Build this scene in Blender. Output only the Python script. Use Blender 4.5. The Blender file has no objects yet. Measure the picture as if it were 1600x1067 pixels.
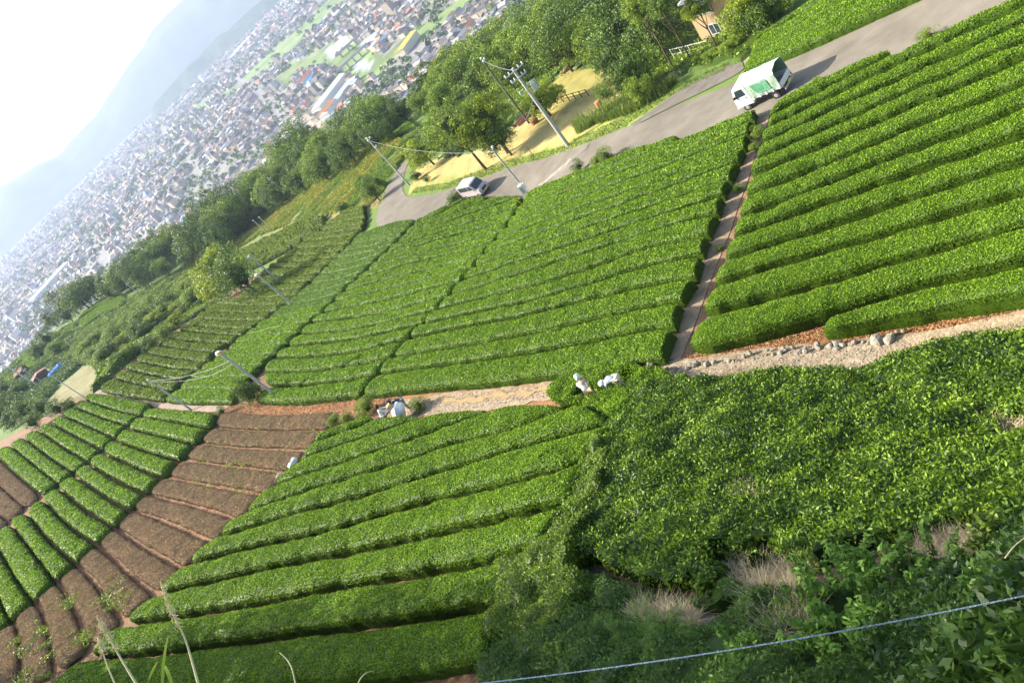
import bpy, bmesh, math, random
import numpy as np
from mathutils import Vector, Matrix

# ------------------------------------------------------------------ camera, sky, sun, exposure
SC = bpy.context.scene
COL = SC.collection
F_PX, PITCH, ROLL = 1130.0, math.radians(31.3), math.radians(43.7)     # focal length in photo pixels (1600 wide)
cam = bpy.data.cameras.new('camera'); CAM = bpy.data.objects.new('camera', cam); COL.objects.link(CAM)
cam.sensor_width = 36.0; cam.lens = F_PX / 1600 * 36; cam.clip_start = 0.05; cam.clip_end = 40000
_fwd = Vector((0, math.cos(PITCH), -math.sin(PITCH))); _up0 = Vector((0, math.sin(PITCH), math.cos(PITCH))); _rt0 = Vector((1, 0, 0))
_rt = _rt0 * math.cos(ROLL) + (-_up0) * math.sin(ROLL)
_up = _up0 * math.cos(ROLL) + _rt0 * math.sin(ROLL)
CAM.matrix_world = Matrix(((_rt.x, _up.x, -_fwd.x, 0), (_rt.y, _up.y, -_fwd.y, 0), (_rt.z, _up.z, -_fwd.z, 0), (0, 0, 0, 1)))
SC.camera = CAM

SUN_AZ, SUN_EL = math.radians(-54), math.radians(31)
W = bpy.data.worlds.new('World'); SC.world = W; W.use_nodes = True
nt = W.node_tree; bg = nt.nodes['Background']
sky = nt.nodes.new('ShaderNodeTexSky'); sky.sky_type = 'NISHITA'; sky.sun_disc = False
sky.sun_elevation = SUN_EL; sky.sun_rotation = SUN_AZ; sky.air_density = 1.0; sky.dust_density = 2.5; sky.ozone_density = 1.0
nt.links.new(sky.outputs[0], bg.inputs[0]); bg.inputs[1].default_value = 0.13
sl = bpy.data.lights.new('sun', 'SUN'); sl.energy = 5.0; sl.angle = math.radians(0.5); sl.color = (1.0, 0.93, 0.80)
SUN = bpy.data.objects.new('sun', sl); COL.objects.link(SUN)
S_DIR = Vector((math.sin(SUN_AZ) * math.cos(SUN_EL), math.cos(SUN_AZ) * math.cos(SUN_EL), math.sin(SUN_EL)))
SUN.rotation_euler = S_DIR.to_track_quat('Z', 'Y').to_euler()
SC.view_settings.view_transform = 'Standard'; SC.view_settings.look = 'None'; SC.view_settings.gamma = 1.0
SC.view_settings.exposure = 1.65
SC.render.engine = 'CYCLES'
SC.cycles.use_denoising = True
try: SC.cycles.denoiser = 'OPENIMAGEDENOISE'
except Exception: pass
SC.cycles.max_bounces = 5; SC.cycles.diffuse_bounces = 2; SC.cycles.glossy_bounces = 2; SC.cycles.transmission_bounces = 3
SC.cycles.volume_bounces = 0; SC.cycles.transparent_max_bounces = 8
SC.cycles.sample_clamp_indirect = 4.0

# ------------------------------------------------------------------ pixel rays and terrain
rng = np.random.default_rng(7); random.seed(7)
_r = np.array([math.cos(ROLL), -math.sin(ROLL)]); _n = np.array([math.sin(ROLL), math.cos(ROLL)])
sP, cP = math.sin(PITCH), math.cos(PITCH)
def rays(px):
    px = np.atleast_2d(np.asarray(px, float)); d = px - np.array([800, 533.5])
    u = d @ _r; v = d @ _n
    return np.stack([u, F_PX * cP - v * sP, -(F_PX * sP + v * cP)], 1) / F_PX
def depth_of(P):
    P = np.asarray(P, float); return P[..., 1] * cP - P[..., 2] * sP

# survey points: where a ray of the photograph meets the ground, metres below the camera
CP = [(1063,549,19.5),(915,625,19.4),(1210,160,22.8),(1600,10,20.5),(1400,97,21.7),(700,310,28.2),(600,340,29),(829,306,27.8),(888,228,27),(1000,190,25.3),
(850,200,28.3),(900,140,29.5),(1000,130,28.6),(1100,70,28.2),(1170,100,24.9),(1300,0,24),(640,290,29.6),(437,622,22.4),(300,641,22),(461,480,28.5),(441,443,30.3),
(562,618,21.8),(770,960,15.5),(470,690,20.6),(340,660,21.5),(100,1055,16.2),(0,1060,16),(0,920,17.3),(0,700,19),(100,630,22),(240,640,22.2),(800,1060,13.3),
(1300,700,16.8),(1400,540,18.8),(1600,520,18),(1600,1067,9.2),(1400,1067,9.9),(1200,1067,10.8),(1000,1067,12),(1600,800,13.5),(1600,300,19.8),
(100,600,26),(20,580,32),(100,490,44),(300,370,45),(480,250,44),(640,210,34.5),(345,465,32),(200,560,23.5),(450,310,46),(560,330,31),(500,345,33.5),(760,170,33),(700,100,40),
(850,800,15.8),(400,850,18.3),(200,850,18.8),(700,450,24.2),(900,400,22.8)]
_cp = np.array(CP); _cr = rays(_cp[:, :2]); _cw = _cr * (_cp[:, 2] / -_cr[:, 2])[:, None]
_cw = np.vstack([_cw, [(0,0,-6),(-20,0,-8),(25,0,-12),(0,-20,-3),(60,15,-22),(90,60,-34),(-100,60,-17),(-110,15,-15),(-60,5,-12),(-200,150,-30),(-260,300,-45),(80,160,-50)]])
_S = 100.0
def _phi(r2): return 0.5 * r2 * np.log(r2 + 1e-12)
_X = _cw[:, :2] / _S; _nc = len(_X)
_K = _phi(((_X[:, None] - _X[None]) ** 2).sum(2)) + np.eye(_nc) * 2e-4
_Pm = np.hstack([np.ones((_nc, 1)), _X]); _A = np.block([[_K, _Pm], [_Pm.T, np.zeros((3, 3))]])
_sol = np.linalg.solve(_A, np.concatenate([_cw[:, 2], np.zeros(3)]))
def Zr(x, y):
    x = np.asarray(x, float); y = np.asarray(y, float); sh = x.shape
    Q = np.stack([x.ravel(), y.ravel()], 1) / _S; out = np.empty(len(Q))
    for i in range(0, len(Q), 20000):
        q = Q[i:i+20000]
        out[i:i+20000] = _phi(((q[:, None] - _X[None]) ** 2).sum(2)) @ _sol[:_nc] + _sol[_nc] + q @ _sol[_nc+1:]
    return out.reshape(sh)
VALLEY = -150.0
_edge = None
def Zt(x, y):
    """hill height: survey surface, the bank under the viewpoint, and the fall to the valley beyond the tree belt"""
    x = np.asarray(x, float); y = np.asarray(y, float)
    if _edge is None: return Zr(x, y)
    rho = np.hypot(x, y); az = np.arctan2(x, y)
    rb = np.interp(az, _edge[0], _edge[1])
    s = np.minimum(1.0, rb / np.maximum(rho, 1e-6))
    z = Zr(x * s, y * s)
    t = np.clip((rho - rb) / 110.0, 0, 1)
    z = z + (VALLEY - 1.5 - z) * (t * t * (3 - 2 * t))
    bank = np.where(y < 6, -1.75 - 1.9 * np.clip(y + 0.2, 0, None), -999)
    return np.maximum(z, bank)
def at(px, off=0.0, n=150, kmax=900.0):
    R = rays(px); off = np.broadcast_to(np.asarray(off, float), (len(R),))
    ks = np.geomspace(2.0, kmax, n)
    P = R[:, None, :] * ks[None, :, None]
    g = P[..., 2] - Zr(P[..., 0], P[..., 1]) - off[:, None]
    hit = (g < 0); idx = np.where(hit.any(1), hit.argmax(1), n - 1); idx = np.clip(idx, 1, n - 1)
    lo = ks[idx - 1]; hi = ks[idx]
    for _ in range(26):
        m = 0.5 * (lo + hi); p = R * m[:, None]; b = (p[:, 2] - Zr(p[:, 0], p[:, 1]) - off) < 0
        hi = np.where(b, m, hi); lo = np.where(b, lo, m)
    return R * (0.5 * (lo + hi))[:, None]
_ep = at([(-60,600),(0,560),(60,530),(100,500),(190,455),(260,405),(330,375),(400,320),(470,270),(560,215),(640,170),(700,130),(760,100),(850,80),(960,40),(1100,-10),(1250,-60)])
_ea = np.arctan2(_ep[:, 0], _ep[:, 1]); _er = np.hypot(_ep[:, 0], _ep[:, 1]) + 5; _o = np.argsort(_ea)
_edge = (np.concatenate([[-3.2, -1.0], _ea[_o], [1.1, 3.2]]), np.concatenate([[260, 300], np.minimum(_er[_o], 330), [110, 120]]))

def inside(poly, x, y):
    poly = np.asarray(poly); r = np.zeros(x.shape, bool); j = len(poly) - 1
    for i in range(len(poly)):
        xi, yi = poly[i]; xj, yj = poly[j]
        c = ((yi > y) != (yj > y)) & (x < (xj - xi) * (y - yi) / (yj - yi + 1e-12) + xi)
        r ^= c; j = i
    return r
def resample(P, n):
    """Catmull-Rom through P, n points by arc length"""
    P = np.asarray(P, float)
    if len(P) == 2:
        t = np.linspace(0, 1, n)[:, None]; return P[0] * (1 - t) + P[1] * t
    E = np.vstack([2 * P[0] - P[1], P, 2 * P[-1] - P[-2]]); out = []
    for i in range(1, len(E) - 2):
        t = np.linspace(0, 1, 24, endpoint=False)[:, None]; p0, p1, p2, p3 = E[i-1], E[i], E[i+1], E[i+2]
        out.append(0.5 * (2*p1 + (p2-p0)*t + (2*p0-5*p1+4*p2-p3)*t*t + (3*p1-p0-3*p2+p3)*t**3))
    C = np.vstack(out + [P[-1:]]); d = np.concatenate([[0], np.cumsum(np.hypot(*np.diff(C[:, :2], axis=0).T))])
    s = np.linspace(0, d[-1], n)
    return np.stack([np.interp(s, d, C[:, k]) for k in range(C.shape[1])], 1)

def vnoise(x, y, s, seed=0):
    """cheap smooth value noise, -1..1"""
    x = np.asarray(x) / s; y = np.asarray(y) / s
    xi = np.floor(x).astype(np.int64); yi = np.floor(y).astype(np.int64); fx = x - xi; fy = y - yi
    def h(a, b):
        n = (a * 374761393 + b * 668265263 + seed * 974711) & 0x7fffffff
        n = ((n ^ (n >> 13)) * 1274126177) & 0x7fffffff
        return ((n ^ (n >> 16)) & 0xffff) / 32767.5 - 1
    u = fx * fx * (3 - 2 * fx); v = fy * fy * (3 - 2 * fy)
    return (h(xi, yi) * (1 - u) + h(xi + 1, yi) * u) * (1 - v) + (h(xi, yi + 1) * (1 - u) + h(xi + 1, yi + 1) * u) * v

# ------------------------------------------------------------------ materials
def mat(name, col, rough=0.8, spec=0.3, noise=None, bump=None, metal=0.0):
    """noise = (scale, darker colour, lighter colour); bump = (scale, strength)"""
    m = bpy.data.materials.new(name); m.use_nodes = True; t = m.node_tree; p = t.nodes['Principled BSDF']
    p.inputs['Base Color'].default_value = (*col, 1); p.inputs['Roughness'].default_value = rough
    p.inputs['Specular IOR Level'].default_value = spec; p.inputs['Metallic'].default_value = metal
    tc = t.nodes.new('ShaderNodeTexCoord')
    if noise:
        n = t.nodes.new('ShaderNodeTexNoise'); n.inputs['Scale'].default_value = noise[0]; n.inputs['Detail'].default_value = 6; n.inputs['Roughness'].default_value = 0.65
        r = t.nodes.new('ShaderNodeValToRGB'); r.color_ramp.elements[0].position = 0.32; r.color_ramp.elements[1].position = 0.68
        r.color_ramp.elements[0].color = (*noise[1], 1); r.color_ramp.elements[1].color = (*noise[2], 1)
        t.links.new(tc.outputs['Object'], n.inputs['Vector']); t.links.new(n.outputs['Fac'], r.inputs['Fac']); t.links.new(r.outputs['Color'], p.inputs['Base Color'])
    if bump:
        n = t.nodes.new('ShaderNodeTexNoise'); n.inputs['Scale'].default_value = bump[0]; n.inputs['Detail'].default_value = 5
        b = t.nodes.new('ShaderNodeBump'); b.inputs['Strength'].default_value = bump[1]; b.inputs['Distance'].default_value = 0.05
        t.links.new(tc.outputs['Object'], n.inputs['Vector']); t.links.new(n.outputs['Fac'], b.inputs['Height']); t.links.new(b.outputs['Normal'], p.inputs['Normal'])
    return m
def leaf_mat(name, dark, mid, light, rough=0.42, spec=0.45, trans=0.3, tint=None, patch=1.6):
    """leaves: colour by the leaf's own random number, with slow drifts of tone along a planting"""
    m = bpy.data.materials.new(name); m.use_nodes = True; t = m.node_tree; p = t.nodes['Principled BSDF']; out = t.nodes['Material Output']
    a = t.nodes.new('ShaderNodeAttribute'); a.attribute_name = 'rnd'
    r = t.nodes.new('ShaderNodeValToRGB'); e = r.color_ramp.elements
    e[0].position = 0.0; e[0].color = (*dark, 1); e[1].position = 1.0; e[1].color = (*light, 1); x = e.new(0.5); x.color = (*mid, 1)
    t.links.new(a.outputs['Fac'], r.inputs['Fac'])
    g = t.nodes.new('ShaderNodeNewGeometry'); n = t.nodes.new('ShaderNodeTexNoise'); n.inputs['Scale'].default_value = patch; n.inputs['Detail'].default_value = 3
    t.links.new(g.outputs['Position'], n.inputs['Vector'])
    mx = t.nodes.new('ShaderNodeMix'); mx.data_type = 'RGBA'; mx.blend_type = 'MULTIPLY'
    rr = t.nodes.new('ShaderNodeValToRGB'); rr.color_ramp.elements[0].position = 0.35; rr.color_ramp.elements[1].position = 0.65
    tint = tint or ((0.82, 0.84, 0.80), (1.08, 1.04, 1.0))
    rr.color_ramp.elements[0].color = (*tint[0], 1); rr.color_ramp.elements[1].color = (*tint[1], 1)
    t.links.new(n.outputs['Fac'], rr.inputs['Fac']); mx.inputs['Factor'].default_value = 1.0
    t.links.new(r.outputs['Color'], mx.inputs['A']); t.links.new(rr.outputs['Color'], mx.inputs['B'])
    t.links.new(mx.outputs['Result'], p.inputs['Base Color'])
    p.inputs['Roughness'].default_value = rough; p.inputs['Specular IOR Level'].default_value = spec
    if trans > 0:
        tr = t.nodes.new('ShaderNodeBsdfTranslucent'); ms = t.nodes.new('ShaderNodeMixShader'); ms.inputs[0].default_value = trans
        t.links.new(mx.outputs['Result'], tr.inputs['Color']); t.links.new(p.outputs[0], ms.inputs[1]); t.links.new(tr.outputs[0], ms.inputs[2]); t.links.new(ms.outputs[0], out.inputs['Surface'])
    return m
def attr_mat(name, rough=0.9, spec=0.2, scale=6.0, amount=0.35, bump=0.0, bscale=8.0, fine=None):
    """colour from the mesh's own 'Col' with procedural mottling"""
    m = bpy.data.materials.new(name); m.use_nodes = True; t = m.node_tree; p = t.nodes['Principled BSDF']
    a = t.nodes.new('ShaderNodeAttribute'); a.attribute_name = 'Col'
    g = t.nodes.new('ShaderNodeNewGeometry'); n = t.nodes.new('ShaderNodeTexNoise'); n.inputs['Scale'].default_value = scale; n.inputs['Detail'].default_value = 7; n.inputs['Roughness'].default_value = 0.7
    t.links.new(g.outputs['Position'], n.inputs['Vector'])
    r = t.nodes.new('ShaderNodeMapRange'); r.inputs['From Min'].default_value = 0.3; r.inputs['From Max'].default_value = 0.7
    r.inputs['To Min'].default_value = 1 - amount; r.inputs['To Max'].default_value = 1 + amount
    t.links.new(n.outputs['Fac'], r.inputs['Value'])
    mx = t.nodes.new('ShaderNodeVectorMath'); mx.operation = 'SCALE'
    t.links.new(a.outputs['Color'], mx.inputs[0]); t.links.new(r.outputs['Result'], mx.inputs['Scale']); t.links.new(mx.outputs['Vector'], p.inputs['Base Color'])
    p.inputs['Roughness'].default_value = rough; p.inputs['Specular IOR Level'].default_value = spec
    if bump:
        n2 = t.nodes.new('ShaderNodeTexNoise'); n2.inputs['Scale'].default_value = bscale; n2.inputs['Detail'].default_value = 6
        t.links.new(g.outputs['Position'], n2.inputs['Vector'])
        b = t.nodes.new('ShaderNodeBump'); b.inputs['Strength'].default_value = bump; b.inputs['Distance'].default_value = 0.08
        t.links.new(n2.outputs['Fac'], b.inputs['Height']); t.links.new(b.outputs['Normal'], p.inputs['Normal'])
    return m

# ------------------------------------------------------------------ object helpers
def tag(o, label=None, cat=None, group=None, kind=None):
    if label: o['label'] = label
    if cat: o['category'] = cat
    if group: o['group'] = group
    if kind: o['kind'] = kind
    return o
def empty(name, loc=(0, 0, 0), rz=0.0):
    o = bpy.data.objects.new(name, None); COL.objects.link(o); o.location = loc; o.rotation_euler = (0, 0, rz); o.empty_display_size = 0.3
    return o
def link(name, me, parent=None):
    o = bpy.data.objects.new(name, me); COL.objects.link(o)
    if parent: o.parent = parent
    return o
def np_mesh(name, V, quads=None, tris=None, mats=(), rnd=None, col=None, qmat=None, tmat=None, smooth=False):
    me = bpy.data.meshes.new(name); V = np.asarray(V, np.float32)
    me.vertices.add(len(V)); me.vertices.foreach_set('co', V.ravel())
    q = np.zeros((0, 4), np.int32) if quads is None else np.asarray(quads, np.int32)
    tr = np.zeros((0, 3), np.int32) if tris is None else np.asarray(tris, np.int32)
    loops = np.concatenate([q.ravel(), tr.ravel()]); me.loops.add(len(loops)); me.loops.foreach_set('vertex_index', loops)
    st = np.concatenate([np.arange(len(q)) * 4, len(q) * 4 + np.arange(len(tr)) * 3]).astype(np.int32)
    me.polygons.add(len(st)); me.polygons.foreach_set('loop_start', st)
    mi = np.concatenate([np.zeros(len(q), np.int32) if qmat is None else qmat, np.zeros(len(tr), np.int32) if tmat is None else tmat]).astype(np.int32)
    me.polygons.foreach_set('material_index', mi)
    me.polygons.foreach_set('use_smooth', np.full(len(st), smooth))
    for m in mats: me.materials.append(m)
    if rnd is not None:
        a = me.attributes.new('rnd', 'FLOAT', 'POINT'); a.data.foreach_set('value', np.asarray(rnd, np.float32))
    if col is not None:
        a = me.attributes.new('Col', 'FLOAT_COLOR', 'POINT'); c = np.ones((len(V), 4), np.float32); c[:, :3] = col; a.data.foreach_set('color', c.ravel())
    me.update(calc_edges=True); me.validate()
    return me
def grid_faces(n, m, wrap=False):
    i = np.arange(n - 1)[:, None]; j = np.arange(m if wrap else m - 1)[None]; j2 = (j + 1) % m
    return np.stack(np.broadcast_arrays(i * m + j, i * m + j2, (i + 1) * m + j2, (i + 1) * m + j), -1).reshape(-1, 4)
def unit(v): return v / np.maximum(np.linalg.norm(v, axis=-1, keepdims=True), 1e-9)
def leaf_quads(P, N, L, W_, tilt=0.7, erect=0.3, rg=rng):
    """n diamond leaves at P round normals N: returns vertices (4n) and faces"""
    n = len(P); nn = unit(N + tilt * rg.normal(size=(n, 3)))
    t = rg.normal(size=(n, 3)); t = unit(t - nn * (t * nn).sum(1, keepdims=True))
    e = rg.random(n) < erect
    t[e] = unit(N[e] * 1.1 + 0.55 * rg.normal(size=(e.sum(), 3)) + np.array([0, 0, .35]))
    s = np.cross(nn, t); s = unit(s)
    L = (np.broadcast_to(np.asarray(L, float), (n,)) * rg.uniform(0.7, 1.3, n))[:, None]; w = L * (W_ if np.isscalar(W_) else W_)
    V = np.empty((n, 4, 3)); V[:, 0] = P - t * L * .5; V[:, 1] = P + s * w * .5 - t * L * .05; V[:, 2] = P + t * L * .5; V[:, 3] = P - s * w * .5 - t * L * .05
    return V.reshape(-1, 3), np.arange(4 * n).reshape(n, 4), e
def scatter(V, F, dens, rg=rng):
    """points and normals spread by area on quads F of V; dens per square metre (may be per-face array)"""
    a, b, c, d = V[F[:, 0]], V[F[:, 1]], V[F[:, 2]], V[F[:, 3]]
    nr = np.cross(c - a, d - b); ar = 0.5 * np.linalg.norm(nr, axis=1)
    w = ar * dens; N = int(w.sum()); f = rg.choice(len(F), N, p=w / w.sum())
    u = rg.random((N, 1)); v = rg.random((N, 1))
    P = (a[f] * (1-u) + b[f] * u) * (1-v) + (d[f] * (1-u) + c[f] * u) * v
    return P, unit(nr[f]), f

class MB:
    """small mesh builder: boxes, prisms, cylinders and tubes joined into one part"""
    def __init__(s): s.bm = bmesh.new()
    def box(s, x0, x1, y0, y1, z0, z1):
        v = [s.bm.verts.new(p) for p in ((x0,y0,z0),(x1,y0,z0),(x1,y1,z0),(x0,y1,z0),(x0,y0,z1),(x1,y0,z1),(x1,y1,z1),(x0,y1,z1))]
        for f in ((3,2,1,0),(4,5,6,7),(0,1,5,4),(1,2,6,5),(2,3,7,6),(3,0,4,7)): s.bm.faces.new([v[i] for i in f])
        return s
    def prism(s, prof, y0, y1, inset=0.0, axis='y'):
        """profile of (x, z) pushed along y; inset narrows nothing when 0"""
        A = [s.bm.verts.new((x, y0, z)) for x, z in prof]; B = [s.bm.verts.new((x, y1, z)) for x, z in prof]
        n = len(prof)
        s.bm.faces.new(A); s.bm.faces.new(B[::-1])
        for i in range(n): s.bm.faces.new((A[i], B[i], B[(i+1) % n], A[(i+1) % n]))
        return s
    def tube(s, pts, r, n=8, cap=True):
        pts = [Vector(p) for p in pts]; rs = r if hasattr(r, '__len__') else [r] * len(pts); rings = []
        for i, p in enumerate(pts):
            d = (pts[min(i+1, len(pts)-1)] - pts[max(i-1, 0)]).normalized()
            a = d.orthogonal().normalized() if i == 0 else (a - d * a.dot(d)).normalized(); b = d.cross(a)
            rings.append([s.bm.verts.new(p + (a * math.cos(2*math.pi*k/n) + b * math.sin(2*math.pi*k/n)) * rs[i]) for k in range(n)])
        for A, B in zip(rings, rings[1:]):
            for k in range(n): s.bm.faces.new((A[k], A[(k+1) % n], B[(k+1) % n], B[k]))
        if cap: s.bm.faces.new(rings[0][::-1]); s.bm.faces.new(rings[-1])
        return s
    def lathe(s, prof, n=16, c=(0, 0, 0), axis='z'):
        rings = []
        for r, h in prof:
            ring = []
            for k in range(n):
                a = 2*math.pi*k/n; p = (r*math.cos(a), r*math.sin(a), h) if axis == 'z' else ((r*math.cos(a), h, r*math.sin(a)) if axis == 'y' else (h, r*math.cos(a), r*math.sin(a)))
                ring.append(s.bm.verts.new((p[0]+c[0], p[1]+c[1], p[2]+c[2])))
            rings.append(ring)
        for A, B in zip(rings, rings[1:]):
            for k in range(n): s.bm.faces.new((A[k], A[(k+1) % n], B[(k+1) % n], B[k]))
        s.bm.faces.new(rings[0][::-1]); s.bm.faces.new(rings[-1])
        return s
    def quad(s, *p): s.bm.faces.new([s.bm.verts.new(q) for q in p]); return s
    def mesh(s, name, m=None, bevel=0.0, smooth=False, noise=0.0):
        if noise:
            for v in s.bm.verts: v.co += Vector((random.uniform(-1,1), random.uniform(-1,1), random.uniform(-1,1))) * noise
        bmesh.ops.recalc_face_normals(s.bm, faces=s.bm.faces)
        if bevel: bmesh.ops.bevel(s.bm, geom=[e for e in s.bm.edges], offset=bevel, segments=2, affect='EDGES', clamp_overlap=True)
        if smooth:
            for f in s.bm.faces: f.smooth = True
        me = bpy.data.meshes.new(name); s.bm.to_mesh(me); s.bm.free()
        if m: me.materials.append(m)
        return me
    def build(s, name, m, parent=None, bevel=0.0, smooth=False, noise=0.0):
        return link(name, s.mesh(name, m, bevel, smooth, noise), parent)
def copy_tree(o, parent=None):
    c = o.copy(); COL.objects.link(c)
    if parent: c.parent = parent
    for ch in list(o.children): copy_tree(ch, c)
    return c
ORD = 'first second third fourth fifth sixth seventh eighth ninth tenth eleventh twelfth thirteenth fourteenth fifteenth sixteenth seventeenth eighteenth nineteenth twentieth'.split()
ORD += ['twenty-' + w for w in ORD[:9]]

# ------------------------------------------------------------------ the ground
def tri(c, v=1.0): return tuple(x * v for x in c)
GRASS = (0.10, 0.155, 0.03); DRYGRASS = (0.25, 0.22, 0.085); SOIL = (0.20, 0.115, 0.062); DIRT = (0.36, 0.275, 0.19); LITTER = (0.26, 0.13, 0.06); SHADED_HUMUS = (0.10, 0.075, 0.045)
def world_poly(px): return at(px)[:, :2]
FIELD_PX = [(1680,-60),(1180,184),(830,304),(655,347),(562,368),(572,325),(330,470),(150,612),(0,690),(-80,740),(-80,1090),(780,1090),(860,870),(940,700),(1000,590),(1600,512),(1700,485)]
def hill():
    az = np.concatenate([np.linspace(-math.pi, -1.15, 60, endpoint=False), np.linspace(-1.15, 1.05, 520), np.linspace(1.05, math.pi, 60)[1:]])
    rho = np.concatenate([np.linspace(0.0, 3, 8, endpoint=False), np.geomspace(3, 720, 330)])
    A, Rr = np.meshgrid(az, rho, indexing='ij'); x = Rr * np.sin(A); y = Rr * np.cos(A)
    z = Zt(x, y)
    xx = x + vnoise(x, y, 1.3, 1) * .35 + vnoise(x, y, 4, 2) * .5; yy = y + vnoise(x, y, 1.3, 3) * .35 + vnoise(x, y, 4, 4) * .5
    c = np.empty(x.shape + (3,)); c[:] = GRASS
    k = (vnoise(x, y, 6, 9) * .5 + .5)[..., None]; c = c * (0.8 + .4 * k)
    def paint(px, colr, w=1.0, var=0.25):
        m = inside(world_poly(px), xx, yy); v = 1 + var * vnoise(xx, yy, .8, 5)
        c[m] = c[m] * (1 - w) + w * np.array(colr) * v[m][:, None]
    paint(FIELD_PX, SOIL)
    paint([(330,628),(460,628),(620,614),(850,590),(1000,572),(1060,560),(1290,510),(1600,470),(1600,512),(1000,600),(930,620),(620,655),(340,655)], LITTER)
    paint([(985,640),(1000,600),(1600,520),(1700,560),(1700,1090),(760,1090),(800,940)], SHADED_HUMUS)  # dark humus under the thicket, with its shade put into the colour
    paint([(390,330),(460,290),(620,225),(640,262),(600,320),(560,335),(500,345),(430,365),(380,385)], (0.16, 0.17, 0.04), .8)
    paint([(430,358),(470,343),(530,326),(590,300),(596,318),(540,333),(480,352)], (0.30, 0.20, 0.085), .9)
    paint([(640,303),(700,290),(800,252),(880,228),(975,190),(1000,150),(930,140),(870,160),(820,190),(700,240),(650,265)], (0.42, 0.33, 0.12), .9)
    paint([(640,305),(700,296),(812,257),(880,238),(975,200),(1060,145),(1058,120),(960,180),(880,226),(800,248),(700,282),(650,290)], (0.22, 0.28, 0.045), .8)
    paint([(820,180),(880,108),(960,112),(960,150),(880,176),(840,200)], (0.32, 0.27, 0.075), .9)
    paint([(1150,100),(1170,75),(1190,70),(1165,100),(1130,125)], DIRT, .8)
    paint([(1040,110),(1070,85),(1140,50),(1160,58),(1110,90)], (0.13, 0.09, 0.05), .9)
    paint([(150,612),(180,572),(130,572),(95,605),(60,640),(110,625)], (0.22, 0.19, 0.085), .9)
    paint([(330,385),(372,345),(390,345),(360,385)], (0.40, 0.32, 0.22), .9)
    paint([(1115,885),(1150,870),(1260,885),(1265,930),(1180,935)], (0.33, 0.25, 0.16), .85)
    paint([(1130,765),(1220,765),(1225,800),(1140,805)], (0.25, 0.17, 0.10), .8)
    paint([(1410,850),(1480,825),(1570,830),(1560,880),(1440,885)], (0.25, 0.17, 0.10), .8)
    paint([(1530,655),(1640,640),(1640,690),(1540,700)], (0.30, 0.23, 0.15), .8)
    paint([(960,960),(1000,940),(1130,955),(1120,1010),(1000,1015)], (0.22, 0.18, 0.14), .8)
    V = np.stack([x, y, z], -1).reshape(-1, 3)
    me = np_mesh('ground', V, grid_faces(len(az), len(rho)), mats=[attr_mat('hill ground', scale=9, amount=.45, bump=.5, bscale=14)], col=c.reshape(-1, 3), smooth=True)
    tag(link('ground', me), kind='structure')
hill()

def drape(name, railA, railB, m, off=0.03, n=90, k=10, kind='structure', edge_noise=0.0, crown=0.0, skirt=0.0):
    A = resample(at(railA), n); B = resample(at(railB), n); t = np.linspace(0, 1, k)[None, :, None]
    P = A[:, None] * (1 - t) + B[:, None] * t
    if edge_noise:
        d = vnoise(P[..., 0], P[..., 1], .7, 11) * edge_noise; w = np.abs(2 * t[..., 0] - 1) ** 6
        v = unit(B - A)[:, None, :2]; P[..., :2] += v * (d * w)[..., None]
    P[..., 2] = Zt(P[..., 0], P[..., 1]) + off
    P = P.reshape(-1, 3)
    F = grid_faces(n, k)
    o = link(name, np_mesh(name, P, F[:, ::-1], mats=[m], smooth=True))
    if kind: o['kind'] = kind
    return o
M_ASPH = mat('worn asphalt', (.3, .28, .25), .9, .2, noise=(.45, (.125, .108, .083), (.188, .166, .130)), bump=(30, .25))
M_LANE = mat('old lane asphalt', (.25, .23, .21), .9, .2, noise=(1.1, (.105, .092, .073), (.165, .146, .118)), bump=(30, .25))
M_PATH = mat('trodden earth', (.4, .3, .22), .95, .1, noise=(2.2, (.18, .125, .075), (.315, .235, .15)), bump=(9, .7))
M_GRAV = mat('gravel path', (.42, .35, .25), .95, .1, noise=(3.4, (.20, .145, .09), (.38, .30, .20)), bump=(11, .9))
M_PALE = mat('pale earth path', (.42, .34, .27), .95, .1, noise=(1.6, (.27, .20, .145), (.38, .30, .23)), bump=(9, .4))
M_SAND = mat('orange sand', (.5, .33, .14), .95, .1, noise=(3.0, (.25, .18, .10), (.42, .28, .13)), bump=(11, .7))
drape('road', [(1690,-110),(1442,0),(1375,27),(1312,55),(1262,77),(1225,94),(1165,122),(1060,165),(1005,192),(975,201),(925,221),(880,238),(812,258),(750,280),(700,297),(675,304),(648,309)],
      [(1760,-60),(1520,48),(1420,94),(1320,132),(1250,160),(1180,188),(1080,222),(1010,246),(950,266),(900,282),(850,300),(800,318),(760,330),(720,340),(690,345),(640,356),(592,358)], M_ASPH, .05)
drape('road', [(648,309),(636,307),(630,298),(630,285),(633,268),(640,250)], [(592,358),(588,342),(594,322),(603,298),(612,280),(626,258)], M_ASPH, .054, n=40)
drape('side_road', [(1160,98),(1148,99),(1110,117),(1060,144),(1020,172),(985,196)], [(1163,108),(1150,118),(1112,138),(1070,158),(1030,178),(990,199)], M_LANE, .058, n=40)
drape('dirt_path', [(1192,168),(1176,200),(1166,228),(1148,265),(1128,308),(1108,350),(1090,398),(1070,445),(1050,505),(1030,562)],
      [(1206,168),(1194,212),(1180,245),(1168,285),(1155,320),(1143,358),(1126,400),(1106,452),(1086,508),(1064,562)], M_PATH, .03)
drape('gravel_path', [(612,628),(700,616),(850,598),(905,591),(985,577),(1037,566),(1064,562),(1150,553),(1290,537),(1400,521),(1500,507),(1600,488),(1720,468)],
      [(625,655),(680,650),(760,645),(850,625),(910,615),(985,612),(1060,604),(1130,598),(1230,584),(1330,588),(1440,562),(1600,530),(1720,510)], M_GRAV, .045, n=160, edge_noise=.3)
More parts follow.
